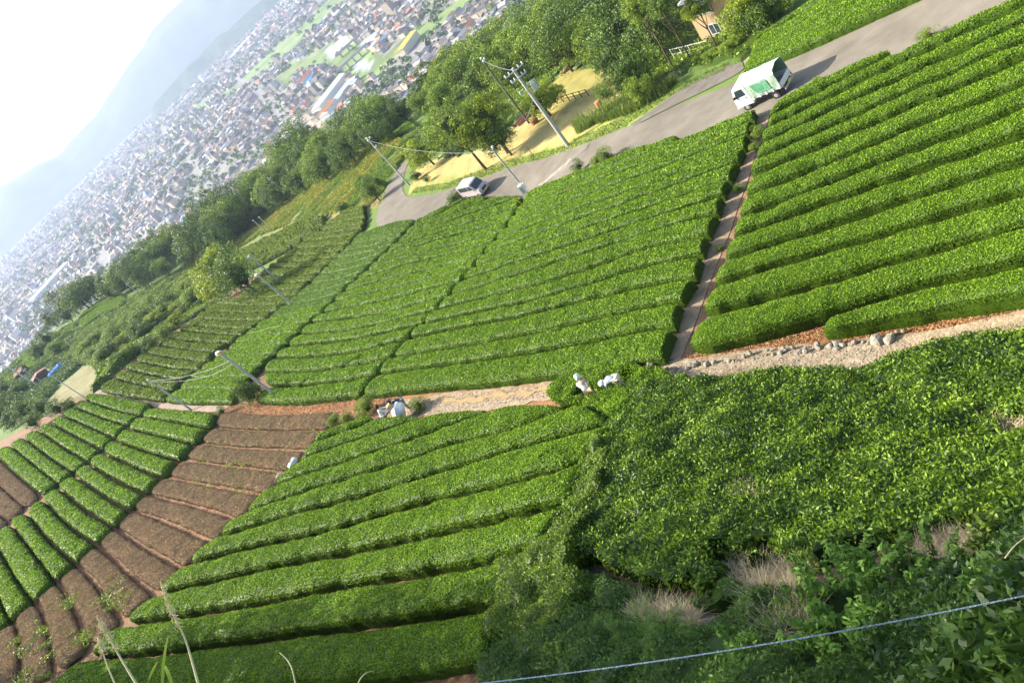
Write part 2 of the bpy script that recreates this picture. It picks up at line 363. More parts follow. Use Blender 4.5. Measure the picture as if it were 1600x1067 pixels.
M_TRACK = mat('pale dust on road', (.3,.27,.22), .95, .1, noise=(2.5, (.20, .18, .15), (.30, .27, .22)))
M_REPAIR = mat('dark road repair', (.12,.11,.10), .9, .2, noise=(2.5, (.10, .093, .083), (.15, .138, .12)))
drape('dust_track', [(842,290),(860,276),(880,258),(890,248)], [(846,291),(866,278),(884,262),(893,250)], M_TRACK, .062, n=24, k=5, edge_noise=.3)
0 and drape('dust_track', [(1330,50),(1420,32),(1490,8),(1540,-22)], [(1335,54),(1424,37),(1494,14),(1546,-16)], M_TRACK, .062, n=40, k=5, edge_noise=.4)
0 and drape('road_repair', [(1292,70),(1330,58),(1350,50)], [(1300,92),(1340,80),(1362,70)], M_REPAIR, .062, n=20, k=5, edge_noise=.1)
0 and drape('road_repair', [(930,226),(970,210)], [(938,240),(980,224)], M_REPAIR, .062, n=20, k=5, edge_noise=.1)
drape('sand_patch', [(690,626),(740,620),(800,613),(866,605)], [(694,631),(745,626),(805,619),(868,611)], M_SAND, .065, n=40, edge_noise=.4)
drape('earth_path', [(152,608),(200,622),(254,630),(300,632),(362,632)], [(149,615),(200,627),(240,635),(290,642),(345,645)], M_PALE, .04, n=60, edge_noise=.2)

# ------------------------------------------------------------------ tea rows
M_TEA = leaf_mat('tea leaves', (.024,.058,.005), (.158,.285,.011), (.30,.465,.034), rough=.55, spec=.16, trans=.32)
M_TEA_OLD = leaf_mat('older tea leaves', (.026,.050,.008), (.175,.255,.018), (.31,.41,.035), rough=.55, spec=.16, trans=.28)
M_TEA_FLAT = leaf_mat('dull tea leaves', (.055,.11,.014), (.135,.235,.022), (.20,.32,.04), rough=.55, spec=.16, trans=.28)
M_BROWN = leaf_mat('cut back tea twigs', (.135,.092,.05), (.295,.21,.122), (.46,.355,.22), rough=.8, spec=.15, trans=.1, tint=((.8,.8,.8),(1.12,1.08,1.02)))
N_LEAVES = 0
def row_surface(A, B, H, ends=(.45, .45), power=3.2, gap=0.0, rough=0.05):
    """clipped hedge between two world lines A, B (k,3 each): returns grid vertices and shape"""
    Lm = 0.5 * (np.linalg.norm(np.diff(A, axis=0), axis=1).sum() + np.linalg.norm(np.diff(B, axis=0), axis=1).sum())
    Wd = np.linalg.norm(A - B, axis=1).mean()
    n = int(np.clip(Lm / 0.4, 8, 90)); A = resample(A, n); B = resample(B, n)
    q = np.array([-1, -1, -.97, -.86, -.65, -.38, 0, .38, .65, .86, .97, 1, 1]); lift = np.array([-.35, .35] + [1] * 9 + [.35, -.35])
    s = np.linspace(0, Lm, n); e0, e1 = max(ends[0] * Wd, .12), max(ends[1] * Wd, .12)
    s = np.sort(np.concatenate([s[1:-1], [0, e0 * .12, e0 * .35, e0 * .7, Lm, Lm - e1 * .12, Lm - e1 * .35, Lm - e1 * .7]]))
    tt = np.linspace(0, Lm, n); A = np.stack([np.interp(s, tt, A[:, k]) for k in range(3)], 1); B = np.stack([np.interp(s, tt, B[:, k]) for k in range(3)], 1); n = len(s)
    c0 = np.clip(1 - s / e0, 0, 1); c1 = np.clip(1 - (Lm - s) / e1, 0, 1)
    c = np.maximum(c0, c1); cn = np.maximum(c0 * (e0 > .3), c1 * (e1 > .3)); cap = np.sqrt(np.clip(1 - c ** 2.6, .03, 1)); nar = np.sqrt(np.clip(1 - .75 * cn ** 2, .05, 1))
    m = 0.5 * (A + B); hv = 0.5 * (B - A) * max(0.5, 1 - gap / max(Wd, .1))
    P = m[:, None] + hv[:, None] * (q[None, :] * nar[:, None])[..., None]
    wob = vnoise(P[..., 0] * 1.0, P[..., 1], 1.1, 21) * rough * 1.3 + vnoise(P[..., 0], P[..., 1], .38, 22) * rough
    dome = np.clip(1 - np.abs(q) ** power, 0, 1) ** .5
    h = np.where(lift == 1, H * (.35 + .65 * dome)[None, :] * cap[:, None], lift[None, :] * H * cap[:, None])
    sidej = vnoise(P[..., 0], P[..., 1], .5, 23) * rough * 1.4
    P[..., :2] += unit(hv)[:, None, :2] * (sidej * np.sign(q)[None])[..., None]
    P[..., 2] = Zt(P[..., 0], P[..., 1]) + h + wob * (np.abs(lift) == 1)
    return P, n, len(q)
def leafy(P, n, m, L, cover, rg, tilt=.75, erect=.32, lo=.0, hi=1.0, Wd=.46):
    V = P.reshape(-1, 3); F = grid_faces(n, m)[:, ::-1]
    # end lids
    dens = cover / (L * L * Wd * .5)
    pts, nr, f = scatter(V, F, dens, rg)
    fl = nr[:, 2] < -.2; nr[fl] = -nr[fl]
    pts = pts + nr * rg.uniform(-.01, .05, len(pts))[:, None]
    lv, lf, er = leaf_quads(pts, nr, L, Wd, tilt, erect, rg)
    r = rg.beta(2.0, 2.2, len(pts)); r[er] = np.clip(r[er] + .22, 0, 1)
    up = np.clip((nr[:, 2] - .2) * 1.7, 0.0, 1); r = r * (.08 + .92 * up)        # row sides coloured darker for their shade, old leaves too; young shoots on top
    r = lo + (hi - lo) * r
    return V, F, lv, lf, np.repeat(r, 4)
def tea_row(name, A, B, H, L, m, label, cat='tea row', group=None, cover=.95, ends=(.45, .45), gap=.12, rough=.05, rg=rng, tilt=.6, erect=.34, power=3.6, hi=1.0, Wd=.46):
    global N_LEAVES
    P, n, k = row_surface(A, B, H, ends, power, gap, rough)
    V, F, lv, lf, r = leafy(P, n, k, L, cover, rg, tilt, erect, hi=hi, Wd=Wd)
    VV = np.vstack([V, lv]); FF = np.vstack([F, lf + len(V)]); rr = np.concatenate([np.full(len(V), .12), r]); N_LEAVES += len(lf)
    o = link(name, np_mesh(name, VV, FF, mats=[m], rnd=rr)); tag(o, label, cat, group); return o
def field(lines, H, m, label, group, off=.45, leaf=None, skip=(), **kw):
    """lines: photo polylines of the gaps between rows; one hedge is built between each pair"""
    W_ = [at(l, off) for l in lines]; out = []
    for i in range(len(W_) - 1):
        if i in skip: continue
        a, b = resample(W_[i], 24), resample(W_[i + 1], 24)
        d = depth_of(0.5 * (a + b)).mean(); L = leaf or np.clip(.0028 * d, .066, .22)
        lab = label(i) if callable(label) else label
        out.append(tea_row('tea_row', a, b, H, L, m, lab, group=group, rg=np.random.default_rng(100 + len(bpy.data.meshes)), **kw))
    return out
# right-hand field beyond the earth path
g = {1: [(1205,187),(1250,165),(1300,142),(1350,117),(1398,93)], 2: [(1195,209),(1380,122),(1600,19),(1720,-38)], 3: [(1187,232),(1380,144),(1600,45),(1720,-9)], 4: [(1178,256),(1380,170),(1600,76),(1720,25)],
     5: [(1171,283),(1400,187),(1600,103),(1720,53)], 6: [(1162,315),(1400,220),(1600,140),(1720,92)], 7: [(1152,349),(1400,254),(1600,178),(1720,132)], 8: [(1143,378),(1400,289),(1600,220),(1720,178)],
     9: [(1127,416),(1400,328),(1600,264),(1720,226)], 10: [(1109,453),(1400,369),(1600,311),(1720,276)], 11: [(1094,500),(1400,418),(1600,364),(1720,332)], 12: [(1068,553),(1087,555),(1155,541),(1217,526),(1280,506),(1375,474),(1475,447),(1600,417),(1720,386)]}
gr_R = 'tea rows in the right-hand field'
top1 = [(1201,180),(1237,151),(1300,123),(1350,102),(1390,88)]
top2 = g[1][:-1] + [(1398,93),(1437,75),(1500,42),(1550,21),(1600,-1),(1720,-58)]
def lab_R(k): return 'clipped tea row, %s from the road, right of the earth path' % ORD[k]
kwR = dict(gap=.62, rough=.05, cover=1.0, power=4.5, ends=(.5, .1))
def one_R(a, b, k, label):
    A, B = resample(at(a, .4), 24), resample(at(b, .4), 24); d = depth_of(.5 * (A + B)).mean()
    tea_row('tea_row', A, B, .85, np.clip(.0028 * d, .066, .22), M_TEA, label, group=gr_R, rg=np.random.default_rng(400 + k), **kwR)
one_R(top1, g[1], 0, 'short tea row at the road edge behind the canopied truck')
one_R(top2, g[2], 1, lab_R(1))
for k in range(2, 12): one_R(g[k], g[k + 1], k, lab_R(k))
one_R([(1284,508),(1375,476),(1475,449),(1600,419),(1720,388)], [(1290,528),(1375,514),(1475,497),(1600,480),(1720,462)], 12, 'shorter tea row nearest the stone edged gravel path, on the right')

# central field, right half
c2 = [[(813,322),(900,285),(1000,247),(1062,221),(1178,172)], [(802,340),(1000,261),(1175,190)], [(789,360),(1000,277),(1166,210)], [(772,379),(1000,297),(1160,232)], [(753,401),(1000,312),(1151,253)],
      [(739,421),(1000,331),(1138,282)], [(720,441),(1000,350),(1127,307)], [(702,465),(1000,371),(1118,335)], [(681,486),(760,467),(860,442),(1000,395),(1104,369)], [(659,509),(760,487),(860,465),(1000,422),(1094,399)],
      [(637,531),(710,516),(810,497),(1000,451),(1084,437)], [(612,560),(735,541),(850,519),(1000,484),(1061,473)], [(589,586),(735,567),(835,552),(1000,520),(1050,514)],
      [(562,621),(620,615),(700,606),(760,602),(850,591),(1000,571),(1033,563)]]
field([[(828,300),(925,262),(1000,233),(1062,214)], [(813,322),(900,285),(1000,247),(1064,219)]], .75, M_TEA, 'short bright tea row along the near road edge by three dark bushes', 'tea rows in the middle field, right half', gap=.1)
c2 = [l_[:-1] + [(l_[-1][0] + 3, l_[-1][1] + 1)] for l_ in c2]
field(c2, .75, M_TEA, lambda i: 'bright tea row, %s from the road, left of the earth path' % ORD[i], 'tea rows in the middle field, right half', gap=.34, ends=(.35, .03))
# central field, left half
c1 = [[(655,344),(690,327),(706,319)], [(641,358),(700,329),(740,307)], [(630,370),(700,341),(770,309)], [(617,383),(720,341),(818,305)], [(601,397),(700,361),(812,322)], [(586,411),(690,375),(802,340)], [(572,426),(680,392),(789,360)],
      [(554,441),(660,409),(772,380)], [(536,458),(645,429),(753,402)], [(519,474),(630,448),(739,422)], [(502,491),(610,469),(720,442)], [(485,506),(549,498),(605,489),(702,466)], [(466,524),(530,519),(586,510),(681,487)],
      [(447,543),(511,537),(567,529),(659,509)], [(428,561),(474,560),(520,556),(567,549),(637,532)], [(410,584),(436,583),(492,581),(549,574),(612,561)], [(420,604),(474,603),(530,597),(588,587)], [(394,629),(450,632),(510,626),(562,620)]]
field(c1, .75, M_TEA, lambda i: 'bright tea row, %s down from the van, beside the smooth strip' % ORD[i], 'tea rows in the middle field, left half', gap=.42, ends=(.4, .3))
# smooth dull strip
nl = [(560,367),(547,385),(536,395),(525,405),(512,418),(500,430),(485,445),(462,462),(445,477),(417,500)]
nr_ = [(652,345),(638,359),(627,371),(614,384),(598,398),(583,412),(568,427),(550,442),(533,459),(517,474)]
nl_mid = [[a, ((a[0]+b[0])/2, (a[1]+b[1])/2 + 3), b] for a, b in zip(nl, nr_)]
nl_mid[0] = [(560,367),(597,354),(625,346),(652,343)]
field(nl_mid, .72, M_TEA_FLAT, lambda i: 'smooth dull green tea row, %s from the road bend, in the closely trimmed strip' % ORD[i], 'tea rows in the smooth dull strip', gap=.03, erect=.1, tilt=.5, rough=.03, power=6)
# lower left block of the middle slope
q = [[(417,500),(470,486),(520,472)], [(397,514),(450,501),(502,490)], [(381,525),(425,515),(485,504)], [(366,537),(420,527),(467,521)], [(356,549),(400,544),(449,538)], [(329,566),(375,560),(429,555)], [(312,579),(362,575),(409,572)],
     [(297,591),(350,591),(393,590)], [(279,609),(325,609),(372,612)], [(255,627),(300,630),(364,630)]]
field(q, .75, M_TEA, lambda i: 'bright tea row, %s below the dull strip, among the frost fan poles' % ORD[i], 'tea rows among the frost fan poles', gap=.12)
# older strip on the far left of the slope
p = [[(154,611),(200,620),(255,627)], [(177,591),(222,603),(270,611)], [(196,577),(240,588),(282,596)], [(211,565),(255,574),(310,580)], [(229,553),(275,561),(325,566)], [(246,541),(290,547),(337,552)], [(262,530),(310,535),(360,537)],
     [(280,518),(330,522),(377,526)], [(290,509),(340,513),(392,515)], [(305,499),(355,502),(412,501)], [(320,488),(372,490),(430,488)], [(330,478),(385,479),(447,476)], [(373,467),(420,467),(462,462)], [(384,455),(430,456),(474,452)],
     [(396,443),(440,445),(485,441)], [(405,431),(450,433),(499,429)], [(417,420),(463,420),(512,416)], [(430,412),(478,410),(525,404)], [(443,402),(490,400),(536,394)], [(457,391),(503,388),(546,382)], [(472,380),(515,375),(557,369)],
     [(484,371),(525,366),(565,360)], [(494,363),(535,358),(570,351)], [(508,353),(540,348),(571,342)], [(520,344),(547,339),(571,333)], [(531,336),(552,332),(570,327)], [(543,328),(556,325),(569,321)]]
field(p[::-1], .8, M_TEA_OLD, lambda i: 'older olive tea row, %s from the road bend in the long far left strip' % ORD[i], 'older tea rows in the far left strip', gap=.28, rough=.09, hi=.9)
# near lower field
l = [[(492,688),(525,671),(575,652)], [(490,697),(525,685),(575,665),(592,659)], [(455,728),(512,706),(562,691),(612,674),(676,651)], [(417,766),(500,737),(600,705),(650,690),(700,668),(750,652),(786,640)],
     [(372,807),(475,772),(600,734),(700,700),(800,677),(850,656),(907,633)], [(332,845),(400,825),(475,802),(600,769),(700,737),(800,708),(850,692),(907,677),(968,664)], [(285,886),(400,857),(500,837),(600,807),(700,780),(760,769),(825,752),(900,732),(928,718)],
     [(241,932),(400,895),(500,874),(575,862),(675,840),(800,811),(867,798),(905,790)], [(185,980),(300,962),(400,946),(562,916),(675,899),(800,876),(850,866)], [(132,1030),(250,1022),(400,1003),(500,990),(600,978),(725,959),(786,951)],
     [(60,1085),(200,1092),(400,1084),(600,1070),(700,1054),(772,1040)]]
def lab_L(i):
    return ['short tea row where the harvester workers stand, beside the cut back brown plot', 'tea row just below the two workers and their white harvest bag', 'tea row with its right end at the sandy patch of the gravel path',
            'tea row whose right end meets the white shirted picker', 'tea row below the bending picker, fourth up from the valley of shadow', 'broad tea row in the middle of the near field, ending at the overgrown tea',
            'broad near tea row, fourth from the bottom of the picture', 'broad near tea row, third from the bottom, ending beside pale vines', 'near tea row crossed by a slanting shadow, second from the bottom', 'nearest tea row, half in shade along the bottom edge'][i]
field(l, .8, M_TEA, lab_L, 'tea rows in the near lower field', gap=.40, off=.4, cover=1.05, rough=.06, ends=(.7, .2))
# cut back brown rows
b = [[(342,646),(357,643),(450,647),(525,641)], [(336,667),(425,672),(512,672)], [(312,692),(400,700),(482,703)], [(287,717),(375,729),(452,739)], [(262,745),(325,757),(412,773)], [(230,772),(300,789),(370,811)], [(207,797),(250,811),(332,847)],
     [(180,825),(225,855),(284,888)], [(152,852),(200,895),(242,929)], [(120,882),(155,920),(190,970)], [(90,910),(117,955),(138,1012)], [(56,940),(72,985),(85,1052)], [(21,970),(30,1012),(30,1075)], [(-18,1000),(-20,1040),(-26,1100)]]
field(b, .38, M_BROWN, lambda i: 'brown tea row pruned to bare twigs, %s down from the litter strewn path' % ORD[i], 'cut back brown tea rows', gap=.42, off=.25, cover=1.0, erect=.8, tilt=1.2, leaf=.16, Wd=.14)
# small regrowth on the brown rows
# left green blocks
f1 = [[(235,638),(287,641),(340,646)], [(221,651),(275,660),(327,671)], [(200,670),(250,682),(302,695)], [(179,688),(225,705),(277,721)], [(160,707),(205,728),(252,748)], [(139,725),(185,753),(227,772)], [(116,743),(162,775),(202,798)],
      [(91,762),(132,796),(177,825)], [(67,781),(107,821),(150,852)], [(42,801),(75,843),(117,881)], [(16,818),(50,861),(85,910)], [(-12,842),(25,905),(51,941)], [(-42,868),(-5,930),(15,971)], [(-75,890),(-45,950),(-28,1005)]]
field(f1, .75, M_TEA, lambda i: 'fresh green tea row, %s down, in the left block bordering the brown plot' % ORD[i], 'fresh tea rows bordering the brown plot', gap=.3, cover=1.0)
f2 = [[(140,615),(180,619),(238,630)], [(132,625),(175,640),(219,650)], [(115,636),(160,654),(198,665)], [(96,649),(135,666),(178,685)], [(80,661),(117,682),(158,703)], [(59,672),(100,700),(137,722)], [(37,684),(80,717),(114,739)], [(16,696),(57,730),(89,756)], [(-8,708),(27,742),(65,774)]]
field(f2, .75, M_TEA, lambda i: 'yellowish tea row, %s down, on the outer left brow of the slope' % ORD[i], 'tea rows on the outer left brow', gap=.3, cover=1.0, hi=.95)
f3 = [[(-8,712),(27,745),(62,776)], [(-15,745),(18,776),(39,794)], [(-30,775),(0,805),(14,816)], [(-48,800),(-25,828),(-14,840)]]
field(f3, .5, M_BROWN, lambda i: 'brown pruned tea row, %s of the small cut plot at the left picture edge' % ORD[i], 'small cut plot at the left edge', gap=.4, off=.25, cover=1.0, erect=.8, tilt=1.2, leaf=.2, Wd=.16)
# beyond the road, upper right
u = [[(1187,60),(1225,38),(1275,2),(1330,-40)], [(1173,76),(1200,56),(1250,27),(1297,0),(1350,-32)], [(1171,87),(1200,70),(1262,35),(1330,0),(1400,-38)], [(1168,98),(1200,84),(1275,47),(1355,11),(1450,-40)], [(1157,117),(1200,99),(1275,67),(1350,32),(1420,0),(1500,-38)]]
field(u, .8, M_TEA, lambda i: ['dull thin tea row at the back beyond the road, under the dark trees', 'tea row second from the back beyond the road', 'tea row third from the back beyond the road', 'tea row fronting the far verge of the road behind the truck'][i], 'tea rows beyond the road', gap=.25)
# bushy rows left of the older strip
k_ = [[(365,398),(420,372),(463,350),(508,338)], [(368,408),(420,384),(470,362),(510,344)], [(372,418),(425,394),(470,372),(512,350)], [(395,420),(430,401),(470,379),(514,356)]]
field(k_, 1.0, M_TEA_OLD, lambda i: 'bushy unclipped tea row, %s from the grassy bank, beside the olive strip' % ORD[i], 'bushy tea rows by the grassy bank', gap=.2, rough=.28, tilt=1.2)
# far tea plots on the lower spurs
for nm, ls, nr2 in (('tea rows on the far spur at the left edge', [[(-20,590),(20,560),(60,535),(100,518)], [(-20,632),(20,600),(60,575),(105,545)]], 7),
                    ('tea rows on the spur before the tree belt', [[(120,500),(150,478),(190,458)], [(128,515),(160,492),(205,468)]], 4),
                    ('tea rows on the lower spur right of the poles', [[(585,225),(612,203),(640,190)], [(592,236),(618,216),(655,198)]], 4)):
    t = np.linspace(0, 1, nr2 + 1); A0, B0 = np.array(ls[0], float), np.array(ls[1], float)
    field([list(map(tuple, A0 * (1 - s) + B0 * s)) for s in t], .9, M_TEA, 'small distant tea row among the ' + nm.replace('tea rows ', 'rows '), nm, gap=.35, off=.3)
print('leaves', N_LEAVES)

# ------------------------------------------------------------------ valley floor, mountains, town
def atv(px):
    R = rays(px); return R * (VALLEY / R[:, 2])[:, None]
V_GREEN = [[(372,128),(420,84),(470,42),(520,-8),(560,-25),(535,6),(484,60),(430,104),(385,134)], [(428,128),(452,98),(478,92),(520,64),(545,60),(600,88),(640,52),(700,8),(770,-20),(735,12),(690,44),(636,78),(590,116),(562,132),(540,118),(500,104),(470,112),(446,140)],
           [(300,170),(330,150),(345,146),(310,178)], [(215,248),(240,232),(246,238),(220,256)], [(340,150),(372,132),(380,140),(350,160)]]
V_RIVER = [[(505,80),(540,55),(556,62),(520,92)], [(548,104),(560,92),(582,98),(584,106),(562,112)], [(560,70),(590,46),(600,52),(572,78)]]
V_BARE = [[(104,456),(140,420),(152,414),(150,428),(118,452)], [(468,190),(474,182),(512,192),(522,202),(500,206),(480,202)]]
V_ROAD = [[(452,122),(458,122),(470,148),(472,166),(480,182),(474,186),(466,168),(464,150)]]
def valley():
    az = np.concatenate([np.linspace(-math.pi, -1.1, 40, endpoint=False), np.linspace(-1.1, .9, 300), np.linspace(.9, math.pi, 40)[1:]])
    rho = np.geomspace(150, 13000, 260)
    A, Rr = np.meshgrid(az, rho, indexing='ij'); x = Rr * np.sin(A); y = Rr * np.cos(A)
    c = np.empty(x.shape + (3,)); c[:] = (.22, .21, .19)
    n = vnoise(x, y, 60, 3) * .6 + vnoise(x, y, 17, 4) * .4
    g = n > .28; c[g] = (.10, .14, .05)
    for P in V_GREEN:
        m = inside(atv(P)[:, :2], x, y); v = (1 + .35 * vnoise(x, y, 40, 8) + .2 * vnoise(x, y, 13, 5))[m][:, None]; c[m] = np.array((.15, .21, .06)) * v
    for P in V_RIVER: c[inside(atv(P)[:, :2], x, y)] = (.30, .32, .33)
    for P in V_BARE: c[inside(atv(P)[:, :2], x, y)] = (.36, .30, .23)
    for P in V_ROAD: c[inside(atv(P)[:, :2], x, y)] = (.30, .29, .28)
    V = np.stack([x, y, np.full_like(x, VALLEY)], -1).reshape(-1, 3)
    tag(link('valley_floor', np_mesh('valley_floor', V, grid_faces(len(az), len(rho)), mats=[attr_mat('valley ground', scale=.05, amount=.3)], col=c.reshape(-1, 3))), kind='structure')
valley()
M_MOUNT = mat('wooded mountain', (.05, .08, .03), .95, .1, noise=(.004, (.035, .065, .025), (.075, .105, .04)))
def ridge(name, sky_px, D, half, ext, seed, name_mat=M_MOUNT):
    R = rays(sky_px); hd = np.hypot(R[:, 0], R[:, 1]); P = R * (D / hd)[:, None]
    a = np.arctan2(P[:, 0], P[:, 1]); o = np.argsort(a); a = a[o]; zt = P[o, 2]
    az = np.linspace(a[0] - ext, a[-1] + ext, 220); top = np.interp(az, a, zt)
    f = np.clip((az - (a[0] - ext)) / ext, 0, 1) * np.clip(((a[-1] + ext) - az) / ext, 0, 1); top = VALLEY + (top - VALLEY) * (f * f * (3 - 2 * f))
    r = np.linspace(-1.25, 1.25, 60); A, Q = np.meshgrid(az, r, indexing='ij')
    rr = D + Q * half; x = rr * np.sin(A); y = rr * np.cos(A)
    prof = np.clip(1 - np.abs(Q) ** 1.25, -.1, 1); sp = half * .35
    nz = vnoise(x, y, sp, seed) * .22 + vnoise(x, y, sp * .4, seed + 1) * .1 + vnoise(x, y, sp * .15, seed + 2) * .04
    z = VALLEY - 4 + (top[:, None] - VALLEY + 4) * np.clip(prof + nz * np.clip(np.abs(Q) * 2.2, 0.03, 1) * np.clip(1.2 - np.abs(Q), 0, 1), -.2, 1.02)
    V = np.stack([x, y, z], -1).reshape(-1, 3)
    tag(link(name, np_mesh(name, V, grid_faces(len(az), len(r))[:, ::-1], mats=[name_mat], smooth=True)), kind='structure')
ridge('mountain', [(0,291),(30,275),(60,256),(90,245),(110,221),(130,201),(150,181),(165,156),(190,119),(205,96),(222,76),(235,51),(262,20),(285,0),(320,-45),(360,-95),(420,-180)], 7600, 1900, .25, 5)
ridge('wooded_hill', [(244,160),(268,132),(292,104),(306,93),(337,60),(357,48),(385,20),(407,2)], 4500, 330, .03, 9)

TOWN_COLS = dict(grey=(.15,.15,.155), dark=(.085,.083,.09), pale=(.29,.285,.28), brown=(.20,.145,.115), white=(.62,.62,.60), red=(.36,.13,.08), orange=(.52,.24,.10), blue=(.10,.22,.42), green=(.17,.30,.27))
WALL_COLS = [(.60,.54,.44), (.55,.46,.34), (.66,.63,.57), (.46,.39,.31), (.60,.48,.35), (.36,.33,.30)]
def house_arrays(w, d, h, rh, hip, flat=False, eave=.55):
    x, y = w / 2, d / 2
    V = [(-x,-y,0),(x,-y,0),(x,y,0),(-x,y,0),(-x,-y,h),(x,-y,h),(x,y,h),(-x,y,h)]
    Q = [(0,1,5,4),(1,2,6,5),(2,3,7,6),(3,0,4,7)]; T = []
    if flat:
        V += [(-x,-y,h+.02),(x,-y,h+.02),(x,y,h+.02),(-x,y,h+.02),(-x*.4,-y*.3,h+.03),(x*.1,-y*.3,h+.03),(x*.1,y*.3,h+.03),(-x*.4,y*.3,h+.03),(-x*.4,-y*.3,h+1.6),(x*.1,-y*.3,h+1.6),(x*.1,y*.3,h+1.6),(-x*.4,y*.3,h+1.6)]
        Q += [(8,9,10,11),(12,13,17,16),(13,14,18,17),(14,15,19,18),(15,12,16,19),(16,17,18,19)]; nr = 12
        return np.array(V), np.array(Q), np.zeros((0,3),int), 8
    ex, ey = x + eave, y + eave; k = ex - (hip * ey if hip else 0)
    V += [(-ex,-ey,h-.15),(ex,-ey,h-.15),(ex,ey,h-.15),(-ex,ey,h-.15),(-k,0,h+rh),(k,0,h+rh)]
    Q += [(8,9,13,12),(10,11,12,13),(11,10,9,8)]; T += [(9,10,13),(11,8,12)]
    return np.array(V), np.array(Q), np.array(T), 8
M_TOWN = attr_mat('house walls and roofs', rough=.75, spec=.25, scale=.35, amount=.14)
def house_cols(V, nw, roof, wall): c = np.empty((len(V), 3)); c[:nw] = wall; c[nw:] = roof; return c
TOWN_PX = [(392,-60),(860,-60),(730,95),(650,175),(560,212),(470,232),(400,300),(330,360),(200,445),(100,500),(0,590),(-60,620),(-60,420),(0,365),(70,300),(160,216),(250,126),(330,46)]
def town():
    th = 0.62; ct, st = math.cos(th), math.sin(th); out = []
    tp = atv(TOWN_PX)[:, :2]; far = 5200
    poly = tp.copy(); rr = np.hypot(*poly.T); 
    bad = (atv(TOWN_PX)[:, 2] > -1)
    blocks = [(560, 1500, 13.5, 11.5), (1500, 2700, 16, 13), (2700, far, 26, 20)]
    greens = [atv(P)[:, :2] for P in V_GREEN + V_RIVER + V_BARE + V_ROAD]; fac = [atv(P)[:, :2] for P in FACTORY_PX]
    for r0, r1, sx, sy in blocks:
        a = np.arange(-far, far, sx); b = np.arange(-far, far, sy); A, B = np.meshgrid(a, b)
        ia = np.round(A / sx).astype(int); ib = np.round(B / sy).astype(int)
        A = A + rng.uniform(-.16, .16, A.shape) * sx; B = B + rng.uniform(-.16, .16, B.shape) * sy
        bend = vnoise(A, B, 420, 31) * .25
        keep = (ia % 6 != 0) & (ib % 4 != 0)
        X = A * ct - B * st; Y = A * st + B * ct; R = np.hypot(X, Y)
        keep &= (R > r0) & (R <= r1) & (Y > 100) & (rng.random(A.shape) < .93)
        X, Y, bend = X[keep], Y[keep], bend[keep]
        P = np.stack([X, Y, np.full_like(X, VALLEY)], 1); dep = depth_of(P)
        v = (-P[:, 2] * cP - P[:, 1] * sP) / dep * F_PX; u = P[:, 0] / dep * F_PX
        px = np.array([800, 533.5]) + u[:, None] * _r + v[:, None] * _n
        k = inside(TOWN_PX, px[:, 0], px[:, 1])
        for G in greens: k &= ~inside(G, X, Y)
        for G in fac: k &= ~inside(G, X, Y)
        for P in T_ROADS: k &= seg_dist(atv(P)[:, :2], X, Y) > 13
        k &= vnoise(X, Y, 70, 77) < .34
        out.append(np.stack([X[k], Y[k], np.full(k.sum(), sx), bend[k]], 1))
    H = np.vstack(out); return H[np.argsort(np.hypot(H[:, 0], H[:, 1]))], th
FACTORY_PX = [[(484,172),(534,124),(558,132),(512,196)], [(440,212),(458,198),(476,206),(452,226)], [(466,126),(486,112),(498,140),(480,148)], [(606,74),(650,56),(660,78),(610,96)]]
T_ROADS = [[(-20,560),(60,470),(180,335),(330,188),(455,82)], [(90,500),(200,400),(300,300),(400,205),(470,135)], [(40,420),(150,295),(260,190),(350,100)], [(180,440),(150,380),(110,330)], [(330,300),(290,240),(240,190)], [(450,190),(400,140),(350,110)]]
def seg_dist(P, X, Y):
    d = np.full(X.shape, 1e9)
    for a, b in zip(P, P[1:]):
        v = b - a; t = np.clip(((X - a[0]) * v[0] + (Y - a[1]) * v[1]) / (v @ v), 0, 1); d = np.minimum(d, np.hypot(X - a[0] - v[0] * t, Y - a[1] - v[1] * t))
    return d
def town_roads():
    m = mat('town road', (.22,.21,.20), .9, .2, noise=(.05, (.18,.175,.165), (.25,.24,.23)))
    for P in T_ROADS:
        C = resample(atv(P)[:, :2], 80); t = np.gradient(C, axis=0); nrm = unit(np.stack([-t[:, 1], t[:, 0]], 1)); V = np.concatenate([np.column_stack([C - nrm * 6, np.full(80, VALLEY + .06 + .004 * len(bpy.data.meshes) % .04)]), np.column_stack([C + nrm * 6, np.full(80, VALLEY + .06 + .004 * len(bpy.data.meshes) % .04)])])
        F = np.array([(i, i + 1, 80 + i + 1, 80 + i) for i in range(79)]); tag(link('town_road', np_mesh('town_road', V, F, mats=[m])), kind='structure')
town_roads()
HS, TH = town()
rk = np.random.default_rng(3)
roof_names = ['grey', 'dark', 'pale', 'brown', 'white', 'red', 'blue', 'orange', 'green']; roof_p = np.array([.30, .22, .15, .17, .06, .04, .015, .025, .01]); roof_p /= roof_p.sum()
shapes = [(9, 7.5, 5.6, 1.9, .0), (10.5, 8, 5.8, 2.1, .75), (8, 7, 5.4, 1.7, .75), (12, 8, 3.6, 2.0, .8), (9.5, 8.5, 6.2, 1.2, .0), (13, 9, 6.4, 0, None)]
variants = {}
def house_mesh(si, rn, wi):
    if (si, rn, wi) not in variants:
        w, d, h, rh, hip = shapes[si]; V, Q, T, nw = house_arrays(w, d, h, rh, hip or 0, flat=hip is None)
        V = V + 0.0; wm = np_mesh('wall', V[:nw], Q[:4], mats=[M_TOWN], col=np.tile(WALL_COLS[wi], (nw, 1)))
        rm = np_mesh('roof', V[nw:], Q[4:] - nw, T - nw if len(T) else None, mats=[M_TOWN], col=np.tile(TOWN_COLS[rn], (len(V) - nw, 1)))
        variants[(si, rn, wi)] = (wm, rm)
    return variants[(si, rn, wi)]
